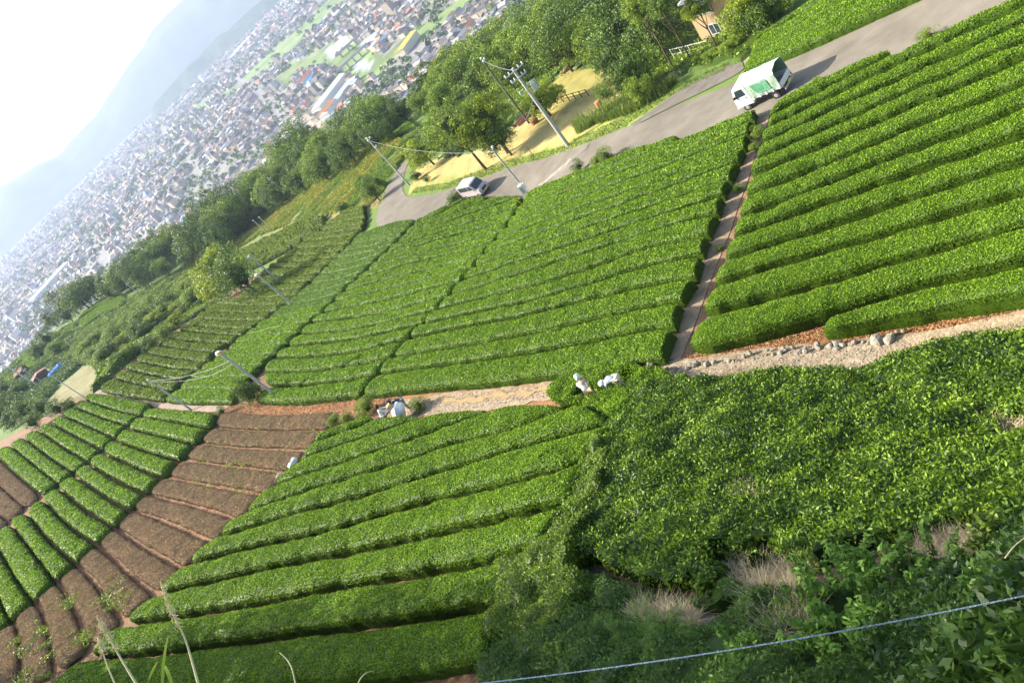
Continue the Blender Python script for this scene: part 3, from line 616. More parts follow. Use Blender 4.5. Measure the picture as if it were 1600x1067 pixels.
SHAPE_W = ['gabled', 'hip roofed', 'small hip roofed', 'low wide', 'shallow gabled', 'flat roofed']
NH = 290
for i in range(min(NH, len(HS))):
    x, y, s, bnd = HS[i]; si = int(rk.choice(6, p=[.3, .22, .18, .1, .12, .08])); rn = str(rk.choice(roof_names, p=roof_p)); wi = int(rk.integers(6))
    wm, rm = house_mesh(si, rn, wi)
    h = empty('town_house', (x, y, VALLEY), TH + bnd + (math.pi / 2 if rk.random() < .3 else 0) + rk.normal() * .06); sc = rk.uniform(.92, 1.2); h.scale = (sc, sc, rk.uniform(.95, 1.15))
    rowd = 'nearest the tree belt' if i < 100 else 'streets beyond the belt'
    lab = '%s town house with a %s roof, %s' % (SHAPE_W[si], {'dark': 'dark slate', 'pale': 'pale grey', 'white': 'white metal'}.get(rn, rn), rowd)
    tag(h, lab, 'house', lab.replace('town house', 'town houses') if False else 'town houses: ' + lab)
    link('wall', wm, h); link('roof', rm, h)
def town_mass():
    VV, QQ, TT, CC, off = [], [], [], [], 0
    Hs = HS[NH:]; si = rk.choice(6, len(Hs), p=[.3, .22, .18, .08, .12, .10]); ri = rk.choice(len(roof_names), len(Hs), p=roof_p); wi = rk.integers(6, size=len(Hs))
    big = Hs[:, 2] / 13.5; sc = rk.uniform(.85, 1.25, len(Hs)) * np.clip(big, 1, 1.7); zs = rk.uniform(.9, 1.3, len(Hs)) * np.where(rk.random(len(Hs)) < .03, 2.6, 1)
    an = TH + Hs[:, 3] + np.where(rk.random(len(Hs)) < .3, math.pi / 2, 0) + rk.normal(size=len(Hs)) * .06
    for s in range(6):
        w, d, h, rh, hip = shapes[s]; V, Q, T, nw = house_arrays(w, d, h, rh, hip or 0, flat=hip is None)
        m = np.where(si == s)[0]; n = len(m); ca, sa = np.cos(an[m])[:, None], np.sin(an[m])[:, None]
        x = (V[None, :, 0] * ca - V[None, :, 1] * sa) * sc[m][:, None] + Hs[m, 0][:, None]; y = (V[None, :, 0] * sa + V[None, :, 1] * ca) * sc[m][:, None] + Hs[m, 1][:, None]
        z = V[None, :, 2] * zs[m][:, None] + VALLEY
        c = np.empty((n, len(V), 3)); c[:, :nw] = np.array(WALL_COLS)[wi[m]][:, None] * .85; c[:, nw:] = np.array([TOWN_COLS[r] for r in roof_names])[ri[m]][:, None]
        c *= rk.uniform(.8, 1.2, (n, 1, 1)); b = (np.arange(n) * len(V))[:, None, None] + off
        VV.append(np.stack([x, y, z], -1).reshape(-1, 3)); QQ.append((Q[None] + b).reshape(-1, 4)); CC.append(c.reshape(-1, 3))
        if len(T): TT.append((T[None] + b).reshape(-1, 3))
        off += n * len(V)
    print('mass houses', len(Hs))
    tag(link('distant_town', np_mesh('distant_town', np.vstack(VV), np.vstack(QQ), np.vstack(TT), mats=[M_TOWN], col=np.clip(np.vstack(CC), 0, .85))), 'hazy mass of small pale houses filling the far valley floor', 'town', kind='stuff')
town_mass()
def hall(name, px, L, Wd, h, rh, rot, roof, wall, label, cat='building', hip=0, flat=False):
    p = atv([px])[0]; e = empty(name, (p[0], p[1], VALLEY), rot); tag(e, label, cat)
    V, Q, T, nw = house_arrays(L, Wd, h, rh, hip, flat=flat, eave=.4)
    link('wall', np_mesh('wall', V[:nw], Q[:4], mats=[M_TOWN], col=np.tile(wall, (nw, 1))), e)
    link('roof', np_mesh('roof', V[nw:], Q[4:] - nw, T - nw if len(T) else None, mats=[M_TOWN], col=np.tile(roof, (len(V) - nw, 1))), e)
    return e
RD = TH + .12
hall('factory', (520,152), 74, 17, 8, 3.2, RD, (.66,.67,.60), (.6,.6,.55), 'long cream roofed factory hall, the left of two side by side at the valley edge')
hall('factory', (532,162), 66, 15, 7, 3.0, RD, (.64,.66,.61), (.6,.6,.55), 'long cream roofed factory hall beside the orange roofed store')
hall('warehouse', (519,178), 24, 17, 9, 3.5, RD, TOWN_COLS['orange'], (.5,.5,.48), 'store with a bright orange roof at the near edge of the valley', 'warehouse')
hall('warehouse', (459,210), 34, 14, 8, 2, RD, (.72,.72,.70), (.62,.62,.6), 'white roofed shed beside the trees where the valley road bends', 'warehouse')
hall('workshop', (482,124), 40, 12, 7, 2.4, RD, (.42,.10,.08), (.6,.58,.52), 'long red roofed workshop by the curved valley road', 'workshop')
hall('workshop', (489,130), 24, 16, 7, 2.2, RD, (.08,.24,.52), (.6,.58,.52), 'bright blue roofed workshop next to the long red roof', 'workshop')
hall('warehouse', (640,76), 40, 15, 8, 2.2, RD, (.62,.50,.10), (.6,.55,.4), 'yellow edged long shed at the head of the terrace by the flood plain', 'warehouse')
hall('factory', (386,68), 150, 40, 11, 3, RD, (.62,.68,.74), (.6,.6,.6), 'very large pale factory far across the valley by the green fields')
hall('factory', (372,84), 70, 30, 10, 3, RD, (.75,.77,.78), (.6,.6,.6), 'white factory block at the end of the large pale factory')
hall('warehouse', (318,205), 190, 14, 7, 2, RD, (.5,.52,.52), (.55,.5,.45), 'very long narrow pale roof running through the middle of the town', 'warehouse')
hall('apartment_block', (322,128), 20, 14, 34, 0, RD, (.6,.6,.6), (.68,.68,.68), 'tall white apartment block standing above the hazy town', flat=True)
hall('warehouse', (82,445), 110, 34, 10, 3, RD, (.70,.71,.70), (.6,.6,.58), 'large white shed by the bare ground at the left of the town', 'warehouse')
def bridge(pa, pb, label):
    a, b = atv([pa, pb]); e = empty('road_bridge', tuple((a + b) / 2), math.atan2(b[1] - a[1], b[0] - a[0])); tag(e, label, 'bridge'); Ln = np.linalg.norm(b - a) / 2
    m = mat('bridge concrete', (.42,.41,.40), .85, .2, noise=(.2, (.34,.33,.32), (.46,.45,.44)))
    k = MB().box(-Ln, Ln, -4, 4, 7.2, 8.4); k.build('deck', m, e)
    for s in (-1, 1): MB().box(-Ln, Ln, s*4-.15, s*4+.15, 8.42, 9.4).build('parapet', m, e)
    for i in range(5):
        x = -Ln * .8 + i * Ln * .4; MB().box(x-1, x+1, -3, 3, 0, 7.18).build('pier', m, e)
bridge((530,95), (587,44), 'long grey road bridge over the green flood plain, the farther one')
bridge((533,119), (580,76), 'grey road bridge over the flood plain, the nearer one ending by the orange roof')

# ------------------------------------------------------------------ trees, bushes
M_BARK = mat('bark', (.12,.09,.065), .95, .1, noise=(5, (.07,.05,.035), (.17,.13,.095)), bump=(14, .8))
M_LEAF_MID = leaf_mat('broad leaves', (.030,.060,.010), (.17,.265,.024), (.38,.48,.06), rough=.5, spec=.2, trans=.22, patch=.5)
M_LEAF_DARK = leaf_mat('dark evergreen leaves', (.018,.040,.010), (.095,.165,.024), (.25,.35,.055), rough=.5, spec=.2, trans=.2, patch=.5)
M_LEAF_YEL = leaf_mat('yellow green leaves', (.05,.085,.008), (.24,.33,.018), (.50,.56,.05), rough=.5, spec=.2, trans=.28, patch=.5)
M_CORE = mat('dark crown core', (.05,.075,.02), 1, 0)
def crown_mesh(name, m, rg, nclump=34, nleaf=4200, leaf=.3, rx=1.0, rz=1.0, shape='round', clump_r=.34, R=4.0):
    """leaf clumps through an uneven crown of radius R about the origin"""
    C = []
    while len(C) < nclump:
        p = rg.uniform(-1, 1, 3); r = np.linalg.norm(p)
        if not (.35 < r < 1): continue
        if shape == 'cone':
            if math.hypot(p[0], p[1]) > .95 * (1 - p[2]) / 2 + .06: continue
        elif p[2] < -.75: continue
        C.append(p * (rg.uniform(.78, 1.04)))
    C = np.array(C); cr = clump_r * rg.uniform(.65, 1.25, nclump)
    w = cr ** 2; k = rg.choice(nclump, nleaf, p=w / w.sum())
    d = unit(rg.normal(size=(nleaf, 3))); d[:, 2] = np.where(rg.random(nleaf) < .75, np.abs(d[:, 2]), d[:, 2])
    P = C[k] + d * (cr[k] * rg.uniform(.55, 1.08, nleaf) ** .6)[:, None]
    N = unit(d * .8 + unit(P) * .5)
    P = P * np.array([rx, rx, rz]) * R * 1.12
    V, F, er = leaf_quads(P, N, leaf, .55, .8, .1, rg)
    tone = rg.uniform(-.16, .16, nclump)
    r = np.clip(rg.beta(2, 2.2, nleaf) + tone[k], 0, 1)
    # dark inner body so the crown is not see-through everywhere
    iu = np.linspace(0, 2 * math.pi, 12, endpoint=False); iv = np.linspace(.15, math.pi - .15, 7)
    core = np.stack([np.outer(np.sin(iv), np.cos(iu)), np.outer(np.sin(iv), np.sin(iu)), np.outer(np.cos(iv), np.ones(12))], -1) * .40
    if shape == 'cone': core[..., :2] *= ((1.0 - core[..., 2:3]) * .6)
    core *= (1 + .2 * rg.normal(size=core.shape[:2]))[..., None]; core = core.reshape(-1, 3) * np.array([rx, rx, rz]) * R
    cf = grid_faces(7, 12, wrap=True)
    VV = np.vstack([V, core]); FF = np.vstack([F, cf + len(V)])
    return np_mesh(name, VV, FF, mats=[m, M_CORE], rnd=np.concatenate([np.repeat(r, 4), np.zeros(len(core))]), qmat=np.concatenate([np.zeros(len(F), np.int32), np.ones(len(cf), np.int32)]))
def trunk_mesh(rg, H, R, r0, limbs=6):
    b = MB(); lean = rg.normal(size=2) * .04 * H
    pts = [(lean[0] * t, lean[1] * t, H * t) for t in (0, .3, .6, 1)]; b.tube(pts, [r0 * 1.3, r0, r0 * .8, r0 * .4], 8)
    for i in range(limbs):
        t = rg.uniform(.45, .95); a = rg.uniform(0, 6.28); L = R * rg.uniform(.5, .85); p = Vector((lean[0] * t, lean[1] * t, H * t))
        q = p + Vector((math.cos(a) * L * .5, math.sin(a) * L * .5, L * .35)); e = p + Vector((math.cos(a) * L, math.sin(a) * L, L * .8))
        b.tube([p, q, e], [r0 * .5, r0 * .34, r0 * .12], 6)
    return b.mesh('trunk', M_BARK)
TREE_KINDS = {}
def kind(key, m, seed, **kw):
    rg = np.random.default_rng(seed); R = kw.get('R', 4.0)
    TREE_KINDS[key] = (crown_mesh('crown', m, rg, **kw), trunk_mesh(rg, R * 1.1, R, R * .055), R, kw.get('rz', 1.0))
kind('mid_a', M_LEAF_MID, 11, nclump=40, nleaf=8500, leaf=.30, rz=.9); kind('mid_b', M_LEAF_MID, 12, nclump=30, nleaf=5600, leaf=.32, rz=1.05, clump_r=.38)
kind('dark_a', M_LEAF_DARK, 13, nclump=36, nleaf=8000, leaf=.32, rz=.95); kind('dark_b', M_LEAF_DARK, 14, nclump=26, nleaf=5000, leaf=.34, rz=1.2, clump_r=.4)
kind('yel', M_LEAF_YEL, 15, nclump=44, nleaf=9500, leaf=.28, rz=.85, clump_r=.28); kind('airy', M_LEAF_MID, 16, nclump=46, nleaf=5200, leaf=.26, rz=1.1, clump_r=.24)
kind('cedar', M_LEAF_DARK, 17, nclump=46, nleaf=5000, leaf=.30, rz=1.7, rx=.8, shape='cone', clump_r=.26)
kind('far_a', M_LEAF_DARK, 18, nclump=24, nleaf=1700, leaf=.55, clump_r=.4); kind('far_b', M_LEAF_MID, 19, nclump=24, nleaf=1700, leaf=.55, clump_r=.4)
rt = np.random.default_rng(21)
def tree(key, px, r_px, label, group=None, trunk=.25, name='tree', cat='tree', squash=1.0, zsink=0.0):
    """px: crown centre in the photograph, r_px its radius there; the tree stands on the ground under it"""
    cm, tm, R0, rz = TREE_KINDS[key]; R = 3.0
    for _ in range(4):
        hc = R * (trunk + rz * squash * .95); P = at([px], hc)[0]; R = 1.1 * r_px * depth_of(P) / F_PX
    hc = R * (trunk + rz * squash * .95); P = at([px], hc)[0]; gz = float(Zt(P[0], P[1]))
    e = empty(name, (P[0], P[1], gz - .05 - zsink), rt.uniform(0, 6.28)); s = R / R0; tag(e, label, cat, group)
    t = link('trunk', tm, e); t.scale = (s, s, (P[2] - gz + .1) / (R0 * 1.1))
    c = link('crown', cm, e); c.scale = (s, s, s * squash); c.location = (0, 0, P[2] - gz + .05)
    return e
BELT = 'trees of the belt above the valley'
def belt(lst, keys, label):
    for (x, y, r) in lst: tree(str(rt.choice(keys)), (x + rt.normal() * 2, y + rt.normal() * 2), r * 1.25, label, BELT + ': ' + label, name='tree', trunk=.1); tree(str(rt.choice(keys)), (x + rt.uniform(-9, 12), y + rt.uniform(-4, 16)), r * rt.uniform(.8, 1.1), label, BELT + ': ' + label, name='tree', trunk=.1)
belt([(98,478,15),(118,466,15),(78,492,14),(134,455,14),(150,447,12),(60,505,13),(40,520,12),(169,442,14),(186,436,15),(205,422,14),(216,411,15),(228,402,13),(240,393,16),(256,383,15),(270,374,15),(246,405,14),(230,418,13),(212,430,14)], ['dark_a', 'dark_b', 'mid_b', 'far_a'], 'dark tree in the tree belt at the left, hiding the foot of the town')
belt([(287,368,20),(304,378,19),(317,345,18),(337,328,22),(352,350,20),(364,320,20),(330,362,18),(378,334,18),(300,392,16),(345,372,16),(318,384,15)], ['dark_a', 'dark_b', 'mid_b'], 'dark round tree in the middle of the belt below the brown path')
belt([(391,292,16),(405,302,20),(428,302,20),(412,284,15),(432,250,16),(452,238,20),(472,218,20),(449,266,20),(479,256,22),(486,234,20),(506,243,20),(526,220,18),(462,282,17),(440,284,15),(498,262,17)], ['mid_a', 'mid_b', 'dark_a'], 'leafy tree in the right part of the belt under the cream factory')
belt([(564,184,18),(587,180,20),(600,172,16),(624,168,15),(545,205,18),(540,234,16),(560,212,17),(582,204,19),(605,192,12),(520,250,14)], ['mid_b', 'dark_b', 'dark_a'], 'dark tree in the clump behind the twin pole lines')
GR = 'trees of the grove behind the park lawn'
def grove(lst, keys, label):
    for (x, y, r) in lst: tree(str(rt.choice(keys)), (x, y), r * 1.15, label, GR + ', ' + label.split(',')[0], trunk=.15)
grove([(665,142,22),(680,120,20),(692,135,22),(705,108,22),(719,120,24),(735,92,24),(749,118,26),(660,165,16),(690,160,20)], ['mid_a', 'mid_b', 'dark_a'], 'mid green tree at the left end of the grove, above the park')
grove([(762,80,26),(773,105,26),(788,60,24),(800,85,28),(815,55,26),(827,80,26),(790,118,20),(838,48,26)], ['mid_a', 'mid_b'], 'mid green tree in the middle of the grove, behind the tall pole')
grove([(850,70,28),(862,36,28),(870,75,28),(888,42,30),(900,72,26),(918,28,32),(850,20,22),(880,8,24),(930,62,24)], ['mid_a', 'mid_b', 'dark_b'], 'tall tree at the top of the grove, by the picture edge')
grove([(955,48,36),(990,30,40),(960,90,26),(1020,55,36),(945,15,30),(1030,20,30)], ['dark_a', 'dark_b'], 'big dark tree right of the lawn, near the tan house')
tree('dark_a', (985,118), 34, 'dark spreading tree overhanging the right end of the park lawn', squash=.9)
tree('mid_a', (1000,142), 20, 'low leafy tree at the roadside end of the lawn', trunk=.2)
tree('mid_b', (945,146), 14, 'small leafy tree at the corner of the lawn', trunk=.25)
tree('yel', (1095,8), 26, 'tree with orange tinged leaves in front of the tan house'); tree('yel', (1068,2), 20, 'tree with yellowing leaves at the left of the tan house')
tree('dark_a', (1190,8), 26, 'dark tree right of the tan house above the dull tea row'); tree('dark_b', (1168,22), 18, 'dark leafy tree partly covering the white awning', trunk=.3); tree('dark_a', (1225,-6), 22, 'dark tree at the top edge above the road')
tree('airy', (706,200), 34, 'tall airy tree with a bare forked trunk on the park verge', trunk=1.3); tree('yel', (757,192), 42, 'large dense tree lit yellow on top, left of the tall pole', trunk=.55); tree('dark_a', (778,215), 26, 'dark lower tree under the yellow topped one', trunk=.4)
tree('yel', (660,236), 26, 'yellow green bushy tree at the bend of the road', trunk=.2); tree('mid_a', (690,222), 24, 'green tree between the bend and the airy tree', trunk=.3); tree('yel', (844,158), 31, 'round bright bush tree just behind the tall pole', trunk=.15, squash=.9)
tree('yel', (346,424), 42, 'solitary broad tree at the edge of the olive tea strip', trunk=.2, squash=.9); tree('dark_b', (372,432), 30, 'darker tree leaning against the solitary broad tree', trunk=.2)

def bush(key, px, r_px, label, squash=.75, group=None, cat='bush', name='bush'):
    return tree(key, px, r_px, label, group, trunk=-.05, name=name, cat=cat, squash=squash)
bush('dark_a', (711,312), 13, 'dark bush beside the parked van'); bush('dark_b', (904,261), 10, 'low dark bush on the near road edge, left of two taller ones'); bush('mid_b', (947,243), 12, 'pointed bush on the near road edge', 1.0); bush('mid_a', (931,252), 9, 'small bush touching the pointed bush by the road'); bush('dark_b', (979,239), 7, 'smallest dark bush on the near road edge')
bush('mid_b', (1450,57), 14, 'round green bush on the road edge above the right field'); bush('mid_a', (1276,128), 8, 'little bush at the road edge behind the truck'); bush('mid_b', (1184,208), 11, 'leafy bush at the top of the bare earth path'); bush('mid_a', (1178,231), 8, 'small bush second down the bare earth path'); bush('mid_b', (1153,295), 8, 'small bush half way down the bare earth path'); bush('mid_a', (1124,388), 6, 'tuft of tea regrowth low on the bare earth path')
bush('dark_a', (389,614), 18, 'dense dark bush at the foot of the nearest frost fan pole', 1.25); bush('dark_b', (346,643), 8, 'low dark bush at the end of the pale earth path')
bush('mid_a', (522,658), 11, 'clipped tea bush left of the harvester workers', .8); bush('mid_b', (541,652), 10, 'small clipped tea bush nearest the two workers', .8); bush('mid_a', (571,638), 17, 'round clipped tea bush behind the two workers', .8); bush('mid_b', (653,634), 13, 'round clipped tea bush right of the white harvest bag', .8)
bush('dark_a', (536,326), 9, 'round dark bush at the corner of the olive strip', 1.0); bush('dark_b', (581,300), 16, 'dark bush on the bank beside the road bend', 1.0); bush('mid_a', (566,288), 14, 'green bush on the grassy bank above the road bend'); bush('mid_b', (590,284), 12, 'bush at the corner where the lane leaves the bend', 1.0)
bush('yel', (626,228), 10, 'pale round bush by the lane on the lower spur', .8); bush('mid_b', (640,218), 9, 'small green bush by the lane on the lower spur', .8); bush('dark_a', (650,276), 9, 'small dark bush on the park verge at the bend', .8); bush('dark_b', (666,281), 6, 'tiny dark bush on the park verge at the bend', .8); bush('mid_a', (823,172), 8, 'small bush behind the wooden pole', .9)
BK = 'bushes of the overgrown bank left of the olive strip'
for i, (x, y, r) in enumerate([(300,470,22),(280,482,20),(262,468,20),(255,490,22),(238,478,20),(240,505,22),(222,494,20),(215,520,20),(200,508,18),(190,535,18),(178,520,17),(170,548,18),(158,560,16),(272,505,18),(255,522,16),(232,540,16),(150,530,15),(130,545,14),(205,548,16),(182,565,14),(320,455,18),(290,450,16),(145,552,14)]):
    bush(['mid_a', 'yel', 'mid_b', 'dark_a'][i % 4], (x, y), r, ['leafy green bush on the overgrown bank', 'pale sunlit bush on the overgrown bank', 'rounded green bush on the overgrown bank', 'dark green bush on the overgrown bank'][i % 4] + ' left of the olive tea strip', .7, BK)
DK = 'dark bushes behind the outer left brow'
for i, (x, y, r) in enumerate([(12,632,20),(38,640,18),(62,640,16),(88,640,14),(20,655,18),(50,660,14),(108,634,12),(-10,650,20),(30,610,16),(8,608,14),(-12,622,16)]):
    bush(['dark_a', 'dark_b'][i % 2], (x, y), r, 'dark shaded bush behind the outer left tea block, below the pole yard', .8, DK)
bush('dark_a', (60,548), 16, 'dark bush on the spur above the pole yard', .8); bush('mid_a', (88,545), 14, 'green bush on the spur above the pole yard', .8); bush('dark_b', (72,530), 14, 'dark tree like bush under the far tea plot', .8)
for (x, y, r) in [(1030,120,10),(1110,88,12),(1132,78,11),(1090,95,10),(1148,68,10)]: bush('mid_a', (x, y), r, 'weedy green bush on the slope below the tan house', .7, 'weedy bushes below the tan house')

# ------------------------------------------------------------------ overgrown and rough vegetation
def mass(name, poly_px, step, hfun, L, cover, m, label=None, cat=None, kind='stuff', seed=1, tilt=.9, erect=.3, holes=None, off=.0, W_=.46, base_rnd=.12, slope_side=True):
    """foliage with a lumpy top over the ground inside a polygon; hfun(x, y) gives its height"""
    rg = np.random.default_rng(seed); pw = world_poly(poly_px); x0, y0 = pw.min(0) - 1; x1, y1 = pw.max(0) + 1
    X, Y = np.meshgrid(np.arange(x0, x1, step), np.arange(y0, y1, step), indexing='ij')
    jx = X + vnoise(X, Y, .9, seed) * .25; jy = Y + vnoise(X, Y, .9, seed + 1) * .25
    ins = inside(pw, jx, jy); h = hfun(X, Y)
    if holes is not None:
        for hp in holes: h = np.where(inside(world_poly(hp), jx + vnoise(X, Y, .5, 3) * .3, jy + vnoise(X, Y, .5, 4) * .3), np.where(vnoise(X, Y, .35, 5) > .25, .4 * h, .10), h)
    # heights taper at the rim
    Z = Zt(X, Y) + off + np.where(ins, h, -.25)
    V = np.stack([X, Y, Z], -1).reshape(-1, 3); F = grid_faces(*X.shape)[:, ::-1] if True else None
    keep = ins.reshape(-1)[F].any(1); F = F[keep]
    F = F[:, ::-1]
    hh = np.where(ins, h, -.25).reshape(-1)[F].mean(1)
    dens = np.where(hh > .14, cover / (L * L * W_ * .5), 0)
    P, N, f = scatter(V, F, dens, rg); fl = N[:, 2] < 0; N[fl] = -N[fl]
    P = P + N * rg.uniform(-.03, .12, len(P))[:, None] * (L / .1)
    lv, lf, er = leaf_quads(P, N, L, W_, tilt, erect, rg)
    r = rg.beta(1.8, 2.2, len(P)); r[er] = np.clip(r[er] + .15, 0, 1); r = np.clip(r + .16 * vnoise(P[:, 0], P[:, 1], .8, seed + 7) + .20 * vnoise(P[:, 0], P[:, 1], .27, seed + 8), 0, 1)
    u, inv = np.unique(F, return_inverse=True); V2 = V[u]; F2 = inv.reshape(F.shape)
    global N_LEAVES; N_LEAVES += len(lf)
    o = link(name, np_mesh(name, np.vstack([V2, lv]), np.vstack([F2, lf + len(V2)]), mats=[m], rnd=np.concatenate([np.full(len(V2), base_rnd), np.repeat(r, 4)])))
    tag(o, label, cat, kind=kind); return o
M_THICK = leaf_mat('overgrown tea leaves', (.024,.055,.007), (.125,.225,.014), (.30,.43,.045), rough=.45, spec=.25, trans=.3, patch=.9, tint=((.55,.62,.60),(1.1,1.06,1.0)))
M_WEED = leaf_mat('weed leaves', (.035,.075,.012), (.085,.165,.028), (.17,.29,.05), rough=.55, spec=.25, trans=.35, patch=.8)
M_VINE = leaf_mat('vine leaves', (.06,.10,.012), (.15,.24,.025), (.28,.38,.055), rough=.5, spec=.3, trans=.35)
M_STRAW = leaf_mat('dry straw', (.26,.20,.11), (.48,.39,.24), (.70,.60,.40), rough=.9, spec=.1, trans=.15)
M_GRASSB = leaf_mat('verge grass', (.06,.10,.015), (.13,.20,.03), (.26,.32,.06), rough=.6, spec=.2, trans=.35)
BARE = [[(1115,880),(1150,862),(1205,880),(1262,880),(1262,935),(1190,925),(1140,915)], [(1150,782),(1190,772),(1225,787),(1215,800),(1155,802)], [(1425,852),(1480,832),(1570,838),(1555,872),(1445,880)], [(1530,655),(1640,640),(1640,690),(1545,692)], [(985,965),(1010,950),(1100,955),(1095,985),(1010,990)], [(1380,700),(1420,690),(1430,705),(1390,715)], [(1490,770),(1560,760),(1570,785),(1500,790)]]
def h_thick(x, y): return .6 + .17 * vnoise(x, y, 1.7, 41) + .15 * vnoise(x, y, .6, 42) + .08 * vnoise(x, y, .3, 43)
mass('tea_thicket', [(985,645),(1000,606),(1062,606),(1130,600),(1230,586),(1330,590),(1440,562),(1600,532),(1720,500),(1720,860),(1600,850),(1500,835),(1440,850),(1330,865),(1260,885),(1180,890),(1130,930),(1000,930),(930,880),(868,880),(862,860),(905,790),(930,722),(968,664)],
     .14, h_thick, .105, 1.25, M_THICK, 'overgrown unclipped tea covering the slope at the right, with dead patches', 'tea thicket', seed=51, holes=[BARE[i] for i in (0, 2, 3, 4)], base_rnd=.02)
mass('tea_thicket', [(858,630),(868,608),(905,594),(950,579),(992,578),(1035,590),(1064,602),(1000,616),(985,652),(968,668),(940,655),(918,640)], .14, lambda x, y: .55 + .12 * vnoise(x, y, .9, 40) + .08 * vnoise(x, y, .4, 39), .10, 1.25, M_TEA, 'unclipped tea around the two pickers beside the gravel path', 'tea thicket', seed=50, holes=[[(903,614),(926,608),(946,626),(920,640)], [(958,598),(984,592),(1000,612),(972,622)]])
mass('vine_tangle', [(868,850),(905,790),(930,735),(965,690),(975,720),(955,790),(920,860),(900,900),(930,940),(880,1000),(800,1005),(785,960),(800,890),(850,880)], .16, lambda x, y: .75 + .35 * vnoise(x, y, .9, 43) + .2 * vnoise(x, y, .4, 44), .085, 1.15, M_VINE, 'pale green vines climbing over the right ends of the near tea rows', 'vines', seed=52)
mass('undergrowth', [(780,1010),(880,985),(960,945),(1130,960),(1180,925),(1265,935),(1350,905),(1440,880),(1580,875),(1720,850),(1800,900),(1900,1300),(1500,1300),(1100,1200),(760,1150)], .2, lambda x, y: .35 + .35 * vnoise(x, y, 1.1, 45) + .25 * vnoise(x, y, .45, 46), .085, .9, M_WEED, 'dark weedy undergrowth in the shade along the bottom right', 'undergrowth', seed=53, holes=[[(985,965),(1010,950),(1100,955),(1095,985),(1010,990)]])
mass('undergrowth', [(850,900),(930,890),(1000,928),(1130,926),(1185,932),(1170,950),(1090,952),(1000,952),(960,968),(880,995),(830,985)], .18, lambda x, y: .3 + .25 * vnoise(x, y, .8, 65) + .2 * vnoise(x, y, .35, 66), .085, .9, M_WEED, 'scruffy weeds between the thicket and the shaded ferns', 'undergrowth', seed=54)
def blades(name, poly_px, n, Ln, wd, m, label, cat, seed, flat=.5, kind='stuff', base=0.0):
    """bent grass blades or straw standing on the ground inside a polygon"""
    rg = np.random.default_rng(seed); pw = world_poly(poly_px); lo, hi = pw.min(0), pw.max(0); P = []
    while len(P) < n:
        q = rg.uniform(lo, hi, (n * 3, 2)); q = q[inside(pw, q[:, 0], q[:, 1])]; P.extend(q.tolist())
    P = np.array(P[:n]); cl = .5 + .5 * vnoise(P[:, 0], P[:, 1], .7, seed)
    z = Zt(P[:, 0], P[:, 1]) + base; a = rg.uniform(0, 2 * math.pi, n); L = Ln * rg.uniform(.5, 1.2, n) * (.5 + .7 * cl); t = flat * rg.uniform(.3, 1.3, n)
    d = np.stack([np.cos(a), np.sin(a)], 1); sd = np.stack([-d[:, 1], d[:, 0], np.zeros(n)], 1); V = np.empty((n, 3, 2, 3))
    for i, s in enumerate((0, .55, 1.0)):
        out = L * s * (t * (.4 + .6 * s)); up = L * s * np.sqrt(np.clip(1 - (t * (.4 + .6 * s)) ** 2, .05, 1))
        c = np.stack([P[:, 0] + d[:, 0] * out, P[:, 1] + d[:, 1] * out, z + up], 1); w = wd * (1, .8, .15)[i] * .5
        V[:, i, 0] = c - sd * w; V[:, i, 1] = c + sd * w
    F = np.concatenate([np.arange(n)[:, None] * 6 + np.array([[0, 1, 3, 2]]), np.arange(n)[:, None] * 6 + np.array([[2, 3, 5, 4]])])
    r = np.repeat(rg.random(n), 6)
    return tag(link(name, np_mesh(name, V.reshape(-1, 3), F, mats=[m], rnd=r)), label, cat, kind=kind)
for i, (pl, n) in enumerate(zip(BARE[:5], (2600, 900, 1800, 1200, 2600))):
    blades('dry_grass', pl, n, .34, .010, M_STRAW, ['bleached dry grass patch below the thicket, left of the leafy weeds', 'small straw patch in the middle of the thicket', 'pinkish dry grass at the lower right edge of the thicket', 'dry stalks in the thicket at the right picture edge', 'grey dry grass in shade beside the ferns'][i], 'dry grass', 61 + i, flat=1.25, base=(.08, .58, .08, .12, .08)[i])
blades('dry_grass', [(1430,560),(1500,540),(1560,530),(1590,545),(1520,560),(1450,572)], 900, .5, .012, M_STRAW, 'pale dry grass tuft at the edge of the gravel path', 'dry grass', 67, flat=.9)
blades('dry_grass', [(1180,930),(1270,925),(1300,1000),(1200,1010)], 1500, .8, .010, M_STRAW, 'thin dry grass standing in the shade between ferns and weeds', 'dry grass', 68, flat=.6)
def h_grass(a, s): return lambda x, y: a * (.6 + .4 * vnoise(x, y, s, 47) + .3 * vnoise(x, y, s * .3, 48))
blades('tall_grass', [(902,212),(930,196),(985,180),(1040,150),(1060,128),(1035,128),(985,150),(930,182),(900,196)], 5200, 1.1, .05, M_GRASSB, 'tall green grass on the bank between the lawn and the road', 'tall grass', 71, flat=.55)
blades('verge_grass', [(640,304),(700,296),(812,257),(880,238),(975,200),(1060,145),(1160,98),(1150,92),(1058,135),(960,190),(880,228),(800,248),(700,286),(650,294)], 5200, .3, .045, M_GRASSB, 'short yellow green grass along the far road verge', 'grass', 72, flat=.8)
blades('verge_grass', [(1225,94),(1312,53),(1442,-2),(1420,-2),(1296,50),(1222,86)], 2600, .3, .03, M_GRASSB, 'grass strip between the road and the tea beyond it', 'grass', 73, flat=.8)
